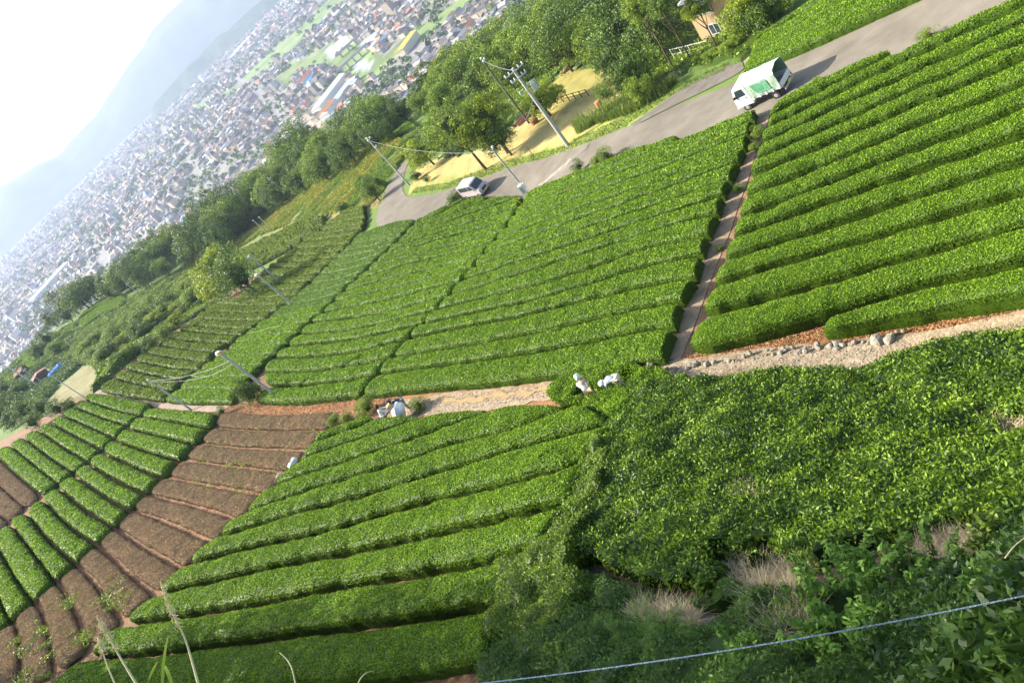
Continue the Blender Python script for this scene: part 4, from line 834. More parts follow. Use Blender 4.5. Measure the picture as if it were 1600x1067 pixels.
mass('hillside_scrub', [(600,300),(570,330),(510,338),(460,350),(400,372),(345,400),(300,430),(270,430),(330,385),(400,330),(470,285),(560,240),(630,215),(640,235)], .8, lambda x, y: .35 + .4 * vnoise(x, y, 7, 49) + .35 * vnoise(x, y, 2.2, 50), .32, .8, leaf_mat('bank grass', (.10,.14,.018), (.23,.28,.035), (.42,.40,.10), rough=.7, spec=.15, trans=.3, patch=.12, tint=((.6,.85,.7),(1.25,1.0,.95))), 'grassy bank with scrub between the olive tea strip and the tree belt', 'scrub', seed=74)
mass('hillside_scrub', [(300,430),(345,400),(360,470),(330,480),(150,612),(175,572),(130,570),(100,560),(60,560),(60,540),(130,500),(200,470),(270,430)], .8, lambda x, y: .5 + .7 * vnoise(x, y, 6, 51) + .5 * vnoise(x, y, 2.0, 52), .32, .9, M_LEAF_MID, 'creeper covered bank left of the olive tea strip', 'scrub', seed=75)
mass('hillside_scrub', [(-40,640),(0,575),(60,545),(110,552),(130,568),(95,602),(60,640),(-40,690)], .8, lambda x, y: .4 + .6 * vnoise(x, y, 5, 53) + .4 * vnoise(x, y, 2.0, 54), .32, .8, M_LEAF_DARK, 'dark scrub around the pole yard at the left edge', 'scrub', seed=76)
mass('hillside_scrub', [(640,245),(640,215),(690,170),(760,110),(850,60),(1050,-40),(1250,-60),(1200,60),(1165,95),(1040,125),(1000,140),(985,110),(880,108),(815,185),(740,240),(680,250)], .8, lambda x, y: np.where(vnoise(x, y, 5, 55) > -.2, .2 + .3 * vnoise(x, y, 1.8, 56), .05), .3, .6, M_LEAF_MID, 'low growth under the grove trees behind the lawn', 'scrub', seed=77, holes=[[(820,182),(880,110),(962,114),(960,150),(880,176),(840,200)]])

# ------------------------------------------------------------------ haze
HZ = bpy.data.materials.new('haze'); HZ.use_nodes = True; _t = HZ.node_tree
for n_ in list(_t.nodes):
    if n_.type == 'BSDF_PRINCIPLED': _t.nodes.remove(n_)
_v = _t.nodes.new('ShaderNodeVolumePrincipled'); _v.inputs['Color'].default_value = (.50, .60, .82, 1); _v.inputs['Density'].default_value = 1.75e-4; _v.inputs['Anisotropy'].default_value = .15
_t.links.new(_v.outputs[0], _t.nodes['Material Output'].inputs['Volume'])
hz = MB().box(-13300, 13300, -13300, 13300, -158, 520).build('haze', HZ); tag(hz, kind='stuff')

# ------------------------------------------------------------------ poles, fans and wires
M_STEEL = mat('galvanised steel', (.42,.44,.45), .55, .4, metal=.3, noise=(3, (.34,.36,.37), (.48,.49,.50)))
M_CONC = mat('pole concrete', (.42,.40,.37), .85, .2, noise=(2, (.34,.33,.30), (.47,.45,.42)))
M_WOODP = mat('tarred pole', (.10,.085,.07), .9, .2, noise=(3, (.07,.06,.05), (.15,.13,.11)))
M_WHITE = mat('white enamel', (.74,.75,.74), .4, .4, noise=(2, (.66,.67,.66), (.78,.79,.78)))
M_GREYM = mat('grey enamel', (.40,.42,.43), .5, .4)
M_YELLOW = mat('yellow plastic', (.75,.45,.03), .45, .4, noise=(6, (.66,.38,.02), (.80,.50,.05)))
M_ORANGE = mat('orange fan blade', (.70,.32,.06), .5, .4)
M_WIRE = mat('wire', (.30,.31,.32), .5, .3)
M_BLACK = mat('black rubber', (.025,.025,.027), .7, .3)
M_TRANS = mat('transformer grey', (.45,.47,.47), .5, .4)
def ground(px): p = at([px])[0]; p[2] = float(Zt(p[0], p[1])); return Vector(p)
POLE_TOP = {}
def fan_pole(key, base, H, yaw, blade, label, brace=False, box=False):
    p = ground(base); e = empty('frost_fan_pole', p, yaw); tag(e, label, 'frost fan', 'frost fan poles in the tea'); POLE_TOP[key] = p + Vector((0, 0, H))
    MB().tube([(0,0,-.3), (0,0,H*.5), (0,0,H)], [.13, .12, .10], 12).build('shaft', M_STEEL, e)
    h = MB().box(-.13, .13, -.13, .13, H, H + .12).build('fan_mount', M_GREYM, e)
    mo = MB().lathe([(.10, -.12), (.19, -.05), (.20, .38), (.12, .50)], 14, (0, 0, H + .30), axis='x').build('motor', M_WHITE, e, bevel=.0)
    hb = MB().lathe([(.05, -.30), (.075, -.24), (.075, -.13)], 10, (0, 0, H + .30), axis='x').build('hub', M_GREYM, e)
    for k in range(2):
        a = .5 + k * math.pi; b = MB(); c, s = math.cos(a), math.sin(a)
        pts = [(0, .06), (.18, .075), (.42, .06), (.50, .03)]
        up = [(-.24 - w * .5, r * c - w * s, H + .30 + r * s + w * c) for r, w in pts]; dn = [(-.24 + w * .5, r * c + w * s, H + .30 + r * s - w * c) for r, w in pts]
        for q in (0, 1, 2): b.quad(up[q], up[q+1], dn[q+1], dn[q])
        o = b.build('blade', blade, e); o.modifiers.new('thickness', 'SOLIDIFY').thickness = .012
    if box: MB().box(.07, .32, -.16, .16, 1.3, 1.95).build('control_box', M_WHITE, e, bevel=.02)
    if brace: MB().tube([(0, 0, H*.93), (.9, .5, .0)], .035, 6).build('brace', M_STEEL, e)
    return e
fan_pole('A', (437,622), 5.8, 2.4, M_YELLOW, 'nearest steel frost fan pole with a white motor and yellow blades', box=False)
fan_pole('C', (461,480), 5.8, 2.2, M_ORANGE, 'steel frost fan pole with an orange fan at the edge of the dull strip')
fan_pole('D', (441,444), 5.8, 2.6, M_GREYM, 'steel frost fan pole with a slanted brace among the olive rows', brace=True)
def plain_pole(key, base, H, r, m, label, name='steel_pole', arm=None, group=None, cat='pole', top_cap=True):
    p = ground(base); e = empty(name, p, .9); tag(e, label, cat, group); POLE_TOP[key] = p + Vector((0, 0, H))
    MB().tube([(0,0,-.3), (0,0,H*.5), (0,0,H)], [r, r*.85, r*.7], 10).build('shaft', m, e)
    if top_cap: MB().lathe([(r*.5, 0), (r*.95, .02), (r*.95, .14), (r*.4, .2)], 8, (0, 0, H - .02)).build('insulator', M_WHITE, e)
    if arm:
        for z, w in arm:
            a = MB().box(-w, w, -.045 - r, .045 - r - .04, H - z - .05, H - z + .05).build('crossarm', M_STEEL, e)
            for x in (-w*.9, -w*.45, w*.45, w*.9): MB().lathe([(.03, 0), (.06, .05), (.045, .1), (.06, .15), (.02, .2)], 8, (x, -r - .04, H - z + .05)).build('insulator', M_WHITE, a)
    return e
plain_pole('B', (300,641), 4.9, .10, M_STEEL, 'plain thin steel pole on the pale earth path')
plain_pole('E', (134,622), 5.2, .07, M_STEEL, 'plain steel pole at the corner of the bare yard, in the hedge')
FP = 'poles standing in the yard at the left edge'
for i, (b_, H) in enumerate([((66,606), 7.5), ((60,603), 8), ((72,600), 6), ((50,598), 7)]): plain_pole('Y%d' % i, b_, H, .09, M_STEEL, 'steel pole in the crowded yard at the left edge', group=FP, arm=[(.4, .5)] if i % 2 == 0 else None)
FB = 'far poles along the tree belt'
for i, (b_, t_) in enumerate([((149,483),(139,471)), ((192,462),(182,448)), ((222,462),(206,444)), ((165,496),(157,488)), ((116,544),(108,535)), ((457,315),(430,283)), ((383,342),(364,322)), ((521,280),(515,270)), ((398,326),(388,314)), ((425,358),(412,341)), ((548,261),(530,241)), ((555,254),(540,240)), ((608,172),(594,158)), ((635,190),(619,175)), ((825,20),(813,4)), ((418,365),(406,344))]):
    p = ground(b_); d = float(depth_of(np.array(p))); H = math.hypot(b_[0] - t_[0], b_[1] - t_[1]) * d / F_PX / .84
    plain_pole('F%d' % i, b_, H, .14, M_CONC, 'thin far pole among the trees of the belt', group=FB, cat='pole', name='far_pole', arm=[(.5, .7)] if i in (2, 5, 10, 11) else None, top_cap=True)
def utility():
    p = ground((888,228)); H = 8.9; e = empty('utility_pole', p, math.radians(-12)); tag(e, 'tall concrete utility pole with two crossarms and a transformer beside the park lawn', 'utility pole'); POLE_TOP['U'] = p + Vector((0, 0, H))
    MB().tube([(0,0,-.4), (0,0,H*.5), (0,0,H)], [.19, .165, .13], 14).build('shaft', M_CONC, e)
    for z, w in ((.25, 1.0), (.95, .8)):
        a = MB().box(-w, w, -.27, -.17, H - z - .05, H - z + .05).build('crossarm', M_STEEL, e)
        for x in (-w*.92, -w*.5, w*.5, w*.92): MB().lathe([(.03, 0), (.075, .06), (.05, .12), (.075, .18), (.03, .26)], 8, (x, -.22, H - z + .05)).build('insulator', M_WHITE, a)
    fr = MB(); fr.box(.14, 1.05, -.04, .04, H - 2.9, H - 2.82).box(.14, 1.05, -.04, .04, H - 2.0, H - 1.92).box(1.0, 1.05, -.04, .04, H - 2.82, H - 2.0); fr.build('bracket', M_STEEL, e)
    tr = MB().lathe([(.20, -2.78), (.24, -2.74), (.24, -2.12), (.16, -2.04)], 14, (.68, 0, H)).build('transformer', M_TRANS, e)
    for x in (-.08, .08): MB().lathe([(.03, 0), (.05, .05), (.03, .16)], 8, (.68 + x, 0, H - 2.04)).build('bushing', M_WHITE, tr)
    MB().box(-.75, -.14, -.05, .05, H - 2.35, H - 2.27).build('side_arm', M_STEEL, e); MB().lathe([(.05, 0), (.11, .05), (.11, .25), (.05, .3)], 10, (-.68, 0, H - 2.27)).build('switch', M_GREYM, e)
    st = MB()
    for i in range(9): st.tube([(0, 0, 1.6 + i * .45), ((.32 if i % 2 else -.32), 0, 1.62 + i * .45)], .012, 5)
    st.build('step_bolts', M_STEEL, e)
utility()
plain_pole('W', (827,193), 9.0, .13, M_WOODP, 'dark wooden pole behind the tall concrete pole on the park lawn', 'wooden_pole', arm=[(.35, .45)])
plain_pole('V', (640,290), 8.3, .13, M_CONC, 'concrete utility pole at the inside of the road bend', 'utility_pole', arm=[(.3, .55), (1.6, .3)], cat='utility pole')
def meter_pole():
    p = ground((829,308)); H = 5.9; e = empty('meter_pole', p, math.radians(58)); tag(e, 'steel pole with two white meter boxes low down, by the van side of the road', 'pole'); POLE_TOP['M'] = p + Vector((0, 0, H))
    MB().tube([(0,0,-.4), (0,0,H*.5), (0,0,H)], [.10, .09, .075], 12).build('shaft', M_STEEL, e)
    bx = MB().box(-.55, -.11, -.22, .22, .75, 1.75).build('meter_box', M_WHITE, e, bevel=.03); MB().box(-.555, -.552, -.16, .16, .95, 1.55).build('lid', M_GREYM, bx)
    b2 = MB().box(.11, .42, -.16, .16, .9, 1.45).build('meter_box', M_WHITE, e, bevel=.03); MB().box(.422, .425, -.1, .1, 1.0, 1.35).build('lid', M_GREYM, b2)
    MB().tube([(.1, 0, H - .15), (.55, .1, H - .05)], .03, 6).build('lamp_arm', M_STEEL, e); MB().lathe([(.04, 0), (.14, .05), (.15, .16), (.06, .24)], 10, (.6, .1, H - .18)).build('lamp', M_GREYM, e)
    g = ground((825,309)); t = MB().tube([(0, 0, 0), (.45, -.9, 1.5)], .022, 6)
    a = empty('guy_wire_cover', ground((822,322)), math.radians(20)); tag(a, 'leaning yellow guy wire guard in the tea below the meter pole', 'guy guard')
    MB().tube([(0, 0, 0), (-.35, .55, 1.5)], .035, 8).build('sleeve', M_YELLOW, a); MB().tube([(-.35, .55, 1.5), (-.62, .97, 2.6)], .012, 6).build('wire', M_WIRE, a)
meter_pole()
def wire(a, b, sag, r, label, name='power_line', cat='cable', group=None):
    a, b = Vector(a), Vector(b); pts = [a.lerp(b, t) - Vector((0, 0, sag * 4 * t * (1 - t))) for t in np.linspace(0, 1, 24)]
    m = MB(); m.tube(pts, r, 5); tag(m.build(name, M_WIRE), label, cat, group)
T = POLE_TOP
wire(T['A'] - Vector((0,0,.7)), T['B'] - Vector((0,0,.1)), .5, .014, 'pale cable sagging from the nearest fan pole to the plain pole, upper of two')
wire(T['A'] - Vector((0,0,1.0)), T['B'] - Vector((0,0,.15)), .9, .012, 'pale cable sagging from the nearest fan pole to the plain pole, lower of two')
wire(T['D'] - Vector((0,0,.2)), T['E'] - Vector((0,0,.2)), .8, .014, 'long cable from the braced fan pole to the yard corner pole')
wire(T['D'] - Vector((0,0,.1)), at([(300,438)], 6.5)[0], .3, .014, 'cable from the braced fan pole past the solitary tree')
wire(T['E'] - Vector((0,0,.15)), at([(-60,688)], 5.5)[0], .5, .014, 'cable running from the yard corner pole out of the picture at left')
wire(T['U'] - Vector((0,0,.2)), T['W'] - Vector((0,0,.2)), .3, .014, 'cable between the concrete pole and the wooden pole')
wire(T['V'] - Vector((0,0,.4)), T['M'] - Vector((0,0,.3)), .9, .014, 'cable from the bend utility pole to the meter pole')
wire(T['M'] - Vector((0,0,.3)), T['U'] - Vector((0,0,3.2)), .8, .014, 'cable from the meter pole up to the tall concrete pole')

# ------------------------------------------------------------------ light truck with canopy
M_PAINT = mat('white vehicle paint', (.78,.78,.77), .28, .5, noise=(1.2, (.72,.72,.71), (.80,.80,.79)))
M_PAINT2 = mat('pinkish grey paint', (.42,.36,.37), .28, .5, noise=(1.2, (.38,.33,.335), (.45,.39,.395)))
M_GLASS = mat('dark window glass', (.03,.045,.05), .08, .6)
M_TYRE = mat('tyre', (.03,.03,.03), .85, .2); M_RIM = mat('wheel rim', (.45,.45,.46), .4, .5, metal=.6)
M_RED = mat('red lamp lens', (.5,.03,.02), .3, .5); M_PLATE = mat('yellow number plate', (.75,.60,.06), .5, .3); M_LAMP = mat('clear lamp lens', (.7,.72,.74), .15, .6)
M_CANV = mat('pale green canvas', (.42,.56,.47), .8, .2, noise=(1.6, (.24,.44,.33), (.36,.56,.45)), bump=(5, .4)); M_CANV2 = mat('faded canvas side', (.38,.47,.38), .8, .2, noise=(2, (.23,.34,.24), (.34,.45,.34)), bump=(5, .5))
M_CANVG = mat('bright green sheet', (.06,.26,.13), .6, .3, noise=(3, (.05,.20,.10), (.17,.38,.25)), bump=(4, .6))
M_BEDM = mat('grey load bed', (.32,.34,.36), .6, .3)
def wheel(e, x, y, r=.27, w=.16):
    wl = MB().lathe([(r*.62, -w/2), (r*.95, -w/2), (r, -w*.3), (r, w*.3), (r*.95, w/2), (r*.62, w/2)], 20, (x, y, r), axis='y').build('wheel', M_TYRE, e)
    MB().lathe([(.03, -w/2 - .004), (r*.3, -w/2 - .012), (r*.60, -w/2 + .01), (r*.60, w/2 - .01), (r*.3, w/2 + .012), (.03, w/2 + .004)], 16, (x, y, r), axis='y').build('rim', M_RIM, wl)
def frame_on_ground(px_a, px_b):
    a, b = ground(px_a), ground(px_b); return a, b
def truck():
    # rear towards the camera's right, nose pointing down the road
    rear, front = ground((1226,152)), ground((1166,176)); d = (front - rear); d.z = 0; d.normalize()
    side = Vector((-d.y, d.x, 0)); c = (rear + front) * .5 - side * .72
    toc = Vector((-c.x, -c.y, 0)).normalized()
    if side.dot(toc) > 0: c = (rear + front) * .5 - side * .74
    else: c = (rear + front) * .5 + side * .74
    e = empty('light_truck', (0, 0, 0)); nrm = Vector((0, 0, 1)); zc = float(Zt(c.x, c.y)); zf = float(Zt(c.x + d.x, c.y + d.y)); f = Vector((d.x, d.y, zf - zc)).normalized(); l = Vector((0, 0, 1)).cross(f).normalized(); u = f.cross(l)
    e.matrix_world = Matrix(((f.x, l.x, u.x, c.x), (f.y, l.y, u.y, c.y), (f.z, l.z, u.z, zc + .06), (0, 0, 0, 1)))
    tag(e, 'small white pickup truck with a green canvas canopy parked on the road', 'truck')
    # local: +x forward, +y left, z up; length 3.4
    cab = MB().prism([(.45,.38), (1.66,.38), (1.70,.62), (1.66,.95), (1.36,1.72), (1.22,1.80), (.62,1.80), (.48,1.72)], -.72, .72).build('cab', M_PAINT, e, bevel=.05)
    MB().prism([(1.63,1.00), (1.39,1.64), (1.41,1.66), (1.66,1.00)], -.60, .60).build('windscreen', M_GLASS, e)
    for s in (-1, 1):
        dr = MB().box(.62, 1.38, s*.725 - .006, s*.725 + .006, .50, 1.06).build('door', M_PAINT, e); MB().box(.70, .84, s*.74 - .012, s*.74 + .012, .92, .96).build('handle', M_BLACK, dr)
        MB().prism([(.68,1.10), (1.42,1.10), (1.24,1.60), (.72,1.60)], s*.726 - .006, s*.726 + .006).build('side_window', M_GLASS, e)
        MB().box(1.40, 1.48, s*.80 - .08, s*.80 + .08, 1.10, 1.28).build('mirror', M_BLACK, e, bevel=.02)
        MB().box(1.66, 1.71, s*.50 - .13, s*.50 + .13, .66, .82).build('headlight', M_LAMP, e, bevel=.02)
        MB().box(-1.66, -1.62, s*.60 - .07, s*.60 + .07, .52, .66).build('tail_light', M_RED, e, bevel=.01)
        MB().box(-1.58, .40, s*.70 - .02, s*.70 + .02, .66, .96).build('side_board', M_PAINT, e, bevel=.012)
        MB().box(-1.5, .35, s*.55 - .04, s*.55 + .04, .40, .56).build('chassis_rail', M_BLACK, e)
        wheel(e, 1.10, s*.62); wheel(e, -.95, s*.62)
        MB().box(-1.28, -.62, s*.66 - .03, s*.66 + .03, .56, .64).build('mudguard', M_BLACK, e)
    MB().box(-1.60, .42, -.70, .70, .60, .655).build('load_bed', M_BEDM, e)
    MB().box(-1.64, -1.59, -.70, .70, .60, .96).build('tailgate', M_PAINT, e, bevel=.012)
    MB().box(-1.72, -1.645, -.68, .68, .36, .50).build('rear_bumper', M_GREYM, e, bevel=.02); MB().box(1.665, 1.74, -.70, .70, .36, .54).build('front_bumper', M_PAINT, e, bevel=.02)
    MB().box(-1.735, -1.722, -.17, .17, .42, .58).build('number_plate', M_PLATE, e)
    # canopy: hoops under canvas, open at the back
    can = MB(); prof = [(-.74,.94), (-.75,1.62), (-.62,1.84), (0,1.96), (.62,1.84), (.75,1.62), (.74,.94)]; xs = np.linspace(-1.60, .44, 9); rings = []
    for i, x in enumerate(xs):
        sg = -.035 * math.sin(math.pi * ((i % 4) / 4)) ; rings.append([can.bm.verts.new((x, y, z + (sg if z > 1.5 else 0))) for y, z in prof])
    for A, B in zip(rings, rings[1:]):
        for k in (1, 2, 3, 4): can.bm.faces.new((A[k], A[k+1], B[k+1], B[k]))
    can.bm.faces.new(rings[-1])
    o = can.build('canopy', M_CANV, e); o.modifiers.new('thickness', 'SOLIDIFY').thickness = .012
    for s in (-1, 1):
        w = MB()
        X = np.linspace(-1.58, .43, 12); Z = (.74, 1.0, 1.3, 1.62); g = [[w.bm.verts.new((x, s * (.755 + .02 * math.sin(x * 9 + z * 5)), z)) for z in Z] for x in X]
        for A, B in zip(g, g[1:]):
            for k in range(3): w.bm.faces.new((A[k], B[k], B[k+1], A[k+1]))
        o = w.build('side_curtain', M_CANV2, e); o.modifiers.new('thickness', 'SOLIDIFY').thickness = .01
        MB().prism([(-1.05,.86), (-.1,.90), (.12,1.56), (-1.0,1.52)], s*.79 - .004, s*.79 + .004).build('canopy_patch', M_CANVG, o)
        for i in range(5): MB().box(-1.5 + i*.45, -1.42 + i*.45, s*.775 - .01, s*.775 + .01, .62, .80).build('canopy_strap', M_WHITE, e)
    for x in (-1.58, -.55, .42):
        MB().tube([(x, y * .965, z - .02) for y, z in prof], .018, 6).build('canopy_hoop', M_STEEL, e)
truck()
def van():
    rear, front = ground((726,303)), ground((766,304)); c = ground((748,304)); d = ground((770,297)) - ground((722,307)); d.z = 0; d.normalize()
    e = empty('small_van'); c = c + Vector((0, 0, 0)); zc = float(Zt(c.x, c.y)); zf = float(Zt(c.x + d.x, c.y + d.y)); f = Vector((d.x, d.y, zf - zc)).normalized(); l = Vector((0, 0, 1)).cross(f).normalized(); u = f.cross(l)
    e.matrix_world = Matrix(((f.x, l.x, u.x, c.x), (f.y, l.y, u.y, c.y), (f.z, l.z, u.z, zc + .06), (0, 0, 0, 1)))
    tag(e, 'pinkish white boxy minivan parked on the road near the bend', 'van')
    MB().prism([(-1.70,.34), (1.62,.34), (1.70,.55), (1.66,.92), (1.20,1.06), (.72,1.72), (.58,1.78), (-1.52,1.80), (-1.66,1.70), (-1.72,.9)], -.73, .73).build('body', M_PAINT2, e, bevel=.06)
    MB().prism([(1.22,1.09), (.80,1.66), (.83,1.68), (1.27,1.08)], -.62, .62).build('windscreen', M_GLASS, e)
    MB().box(-1.72, -1.705, -.6, .6, 1.08, 1.6).build('rear_window', M_GLASS, e)
    for s in (-1, 1):
        MB().prism([(.12,1.10), (1.02,1.10), (.62,1.60), (.12,1.62)], s*.732 - .006, s*.732 + .006).build('front_window', M_GLASS, e)
        MB().prism([(-1.5,1.10), (.04,1.10), (.04,1.62), (-1.42,1.62)], s*.732 - .006, s*.732 + .006).build('side_window', M_GLASS, e)
        dr = MB().box(.08, 1.02, s*.735 - .005, s*.735 + .005, .46, 1.06).build('door', M_PAINT2, e); MB().box(.14, .28, s*.75 - .012, s*.75 + .012, .93, .97).build('handle', M_BLACK, dr)
        MB().box(1.60, 1.69, s*.52 - .14, s*.52 + .14, .66, .86).build('headlight', M_LAMP, e, bevel=.03); MB().box(.92, 1.0, s*.80 - .08, s*.80 + .08, 1.08, 1.22).build('mirror', M_PAINT2, e, bevel=.02)
        MB().box(-1.73, -1.70, s*.64 - .06, s*.64 + .06, .8, 1.2).build('tail_light', M_RED, e, bevel=.01)
        wheel(e, 1.12, s*.66, .28); wheel(e, -1.12, s*.66, .28)
    MB().box(1.68, 1.715, -.36, .36, .60, .80).build('grille', M_BLACK, e); MB().box(1.69, 1.74, -.70, .70, .36, .54).build('bumper', M_PAINT2, e, bevel=.02)
    MB().box(1.742, 1.75, -.16, .16, .40, .54).build('number_plate', M_PLATE, e)
van()

# ------------------------------------------------------------------ people, harvester, sacks
M_SKIN = mat('skin', (.52,.33,.23), .6, .3); M_HAIR = mat('dark hair', (.03,.025,.02), .7, .3)
def cloth(name, c): return mat(name, c, .9, .1, noise=(9, tuple(v * .82 for v in c), tuple(min(1, v * 1.08) for v in c)), bump=(12, .5))
C_WHITE, C_CREAM, C_NAVY, C_GREY, C_BLUE, C_TAN, C_DARK = cloth('white cotton', (.76,.75,.72)), cloth('cream cotton', (.72,.62,.47)), cloth('navy cloth', (.05,.065,.10)), cloth('grey cloth', (.34,.35,.36)), cloth('blue grey cloth', (.26,.31,.39)), cloth('straw hat', (.60,.42,.24)), cloth('dark cap', (.06,.05,.05))
def skin_mesh(name, pts, edges, m, parent, root=0, lvl=1):
    """pts: {key: ((x, y, z), radius)}; one continuous skinned surface"""
    keys = list(pts); me = bpy.data.meshes.new(name); me.from_pydata([pts[k][0] for k in keys], [(keys.index(a), keys.index(b)) for a, b in edges], []); me.materials.append(m)
    o = link(name, me, parent); sk = o.modifiers.new('skin', 'SKIN'); sk.use_smooth_shade = True; su = o.modifiers.new('sub', 'SUBSURF'); su.levels = lvl; su.render_levels = lvl
    d = me.skin_vertices[0].data
    for i, k in enumerate(keys):
        r = pts[k][1]; d[i].radius = r if isinstance(r, tuple) else (r, r); d[i].use_root = (i == root)
    return o
def person(px, yaw_to, hip, lean, look, arms, label, shirt, trousers, hat, hat_m, knees=0.0, height=1.6, dz=0.0, group=None):
    """yaw_to: world XY direction faced; hip: hip height; lean: trunk angle from upright (radians); arms: two hand points (x forward, y left, z up)"""
    p = ground(px); yaw = math.atan2(yaw_to[1], yaw_to[0]); e = empty('person', (p.x, p.y, p.z + dz), yaw); tag(e, label, 'person', group)
    k = height / 1.6; sl_, cl = math.sin(lean), math.cos(lean); H = np.array([0., 0., hip])
    def tr(d, y=0.0, f=0.0): return np.array([sl_ * d + cl * f, y, hip + cl * d - sl_ * f])
    chest, neck = tr(.33 * k), tr(.50 * k); la = lean + look; head = neck + np.array([math.sin(la), 0, math.cos(la)]) * .15 * k; crown = neck + np.array([math.sin(la), 0, math.cos(la)]) * .25 * k
    B = {'pelvis': (H, (.15*k, .12*k)), 'waist': (tr(.15*k), (.13*k, .10*k)), 'chest': (chest, (.16*k, .11*k)), 'neck': (neck, .055*k), 'head': (head, .088*k), 'crown': (crown, .07*k)}
    E = [('pelvis', 'waist'), ('waist', 'chest'), ('chest', 'neck'), ('neck', 'head'), ('head', 'crown')]
    B['chin'] = (head + np.array([math.cos(la) * .05, 0, -math.sin(la) * .05 - .05]) * k, .05*k); E.append(('head', 'chin'))
    for s, n_ in ((1, 'l'), (-1, 'r')):
        sh = tr(.43 * k, s * .17 * k); hand = np.array(arms[0 if s > 0 else 1], float); mid = (sh + hand) / 2; L_ = .54 * k; dd = np.linalg.norm(hand - sh)
        if dd > L_ * .98: hand = sh + (hand - sh) * (L_ * .98 / dd); dd = L_ * .98; mid = (sh + hand) / 2
        bend = math.sqrt(max(0, (L_ / 2) ** 2 - (dd / 2) ** 2)); el = mid + np.array([-.3, s * .5, -.8]) * bend
        B['sh' + n_] = (sh, .062*k); B['el' + n_] = (el, .045*k); B['wr' + n_] = (hand, .03*k); E += [('chest', 'sh' + n_), ('sh' + n_, 'el' + n_), ('el' + n_, 'wr' + n_)]
        fd = unit((hand - el)[None])[0]; sd = unit(np.cross(fd, [0, 0, 1.])[None])[0]; palm = hand + fd * .07 * k; B['pa' + n_] = (palm, (.034*k, .02*k)); E.append(('wr' + n_, 'pa' + n_))
        for q, (off, ln) in enumerate(((-.033, .065), (-.011, .078), (.011, .072), (.033, .056))):
            a_ = palm + sd * off * k + fd * .03 * k; b_ = a_ + fd * ln * .6 * k + np.array([0, 0, -.012]); c_ = b_ + fd * ln * .4 * k + np.array([0, 0, -.03])
            for nm_, v in (('a', a_), ('b', b_), ('c', c_)): B['f%d%s%s' % (q, nm_, n_)] = (v, .0095*k)
            E += [('pa' + n_, 'f%da%s' % (q, n_)), ('f%da%s' % (q, n_), 'f%db%s' % (q, n_)), ('f%db%s' % (q, n_), 'f%dc%s' % (q, n_))]
        th = hand + fd * .035 * k - sd * s * .045 * k; B['th' + n_] = (th, .011*k); B['tt' + n_] = (th + fd * .045 * k, .009*k); E += [('wr' + n_, 'th' + n_), ('th' + n_, 'tt' + n_)]
        hp = H + np.array([0, s * .09 * k, -.04]); kn = np.array([knees, s * .11 * k, hip * .52]); an = np.array([-.02, s * .11 * k, .08]); toe = np.array([.14 * k, s * .12 * k, .04])
        B['hp' + n_] = (hp, .095*k); B['kn' + n_] = (kn, .06*k); B['an' + n_] = (an, .042*k); B['to' + n_] = (toe, .038*k)
        E += [('pelvis', 'hp' + n_), ('hp' + n_, 'kn' + n_), ('kn' + n_, 'an' + n_), ('an' + n_, 'to' + n_)]
    skin_mesh('body', B, E, M_SKIN, e)
    g = lambda ks, f, ad=0.0: {q: (B[q][0], tuple(v * f + ad for v in (B[q][1] if isinstance(B[q][1], tuple) else (B[q][1],) * 2))) for q in ks}
    S = g(['pelvis', 'waist', 'chest', 'shl', 'ell', 'shr', 'elr'], 1.16, .012*k); ES = [('pelvis', 'waist'), ('waist', 'chest'), ('chest', 'shl'), ('shl', 'ell'), ('chest', 'shr'), ('shr', 'elr')]
    for n_ in 'lr':
        S['cu' + n_] = (B['el' + n_][0] * .2 + B['wr' + n_][0] * .8, (.045*k, .045*k)); ES.append(('el' + n_, 'cu' + n_))
    S['nk'] = (chest * .25 + neck * .75, (.075*k, .07*k)); ES.append(('chest', 'nk'))
    skin_mesh('shirt', S, ES, shirt, e)
    Tq = g(['pelvis', 'hpl', 'knl', 'hpr', 'knr', 'anl', 'anr'], 1.14, .014*k); Tq['pelvis'] = (B['pelvis'][0] + np.array([0, 0, -.03]), (.165*k, .145*k))
    skin_mesh('trousers', Tq, [('pelvis', 'hpl'), ('hpl', 'knl'), ('knl', 'anl'), ('pelvis', 'hpr'), ('hpr', 'knr'), ('knr', 'anr')], trousers, e)
    ax = Vector(unit((crown - head)[None])[0]); o = MB()
    if hat == 'brim': o.lathe([(.24*k, -.01), (.25*k, .0), (.13*k, .03), (.12*k, .10), (.07*k, .15), (.02*k, .16)], 16)
    elif hat == 'bonnet': o.lathe([(.112*k, -.15), (.125*k, -.06), (.122*k, .04), (.09*k, .10), (.03*k, .12)], 14)
    else: o.lathe([(.108*k, -.06), (.112*k, .0), (.105*k, .06), (.06*k, .115), (.02*k, .125)], 14)
    h = o.build('hat', hat_m, e, smooth=True); h.location = Vector(head) + ax * .055 * k; h.rotation_mode = 'QUATERNION'; h.rotation_quaternion = ax.to_track_quat('Z', 'Y')
    ha = MB().lathe([(.092*k, -.07), (.098*k, .0), (.08*k, .05), (.03*k, .07)], 12).build('hair', M_HAIR, e, smooth=True); ha.location = Vector(head) - Vector((math.cos(la) * .018, 0, 0)) * k; ha.rotation_mode = 'QUATERNION'; ha.rotation_quaternion = ax.to_track_quat('Z', 'Y')
    return e
PT = []
p1 = ground((612,664)); p2 = ground((634,648)); dirm = (p2 - p1)
person((613,662), (dirm.x, dirm.y), .84, .25, .1, [(.55, .14, .98), (.55, -.14, .98)], 'harvester worker in a white shirt and dark cap gripping the machine handle', C_WHITE, C_GREY, 'cap', C_DARK)
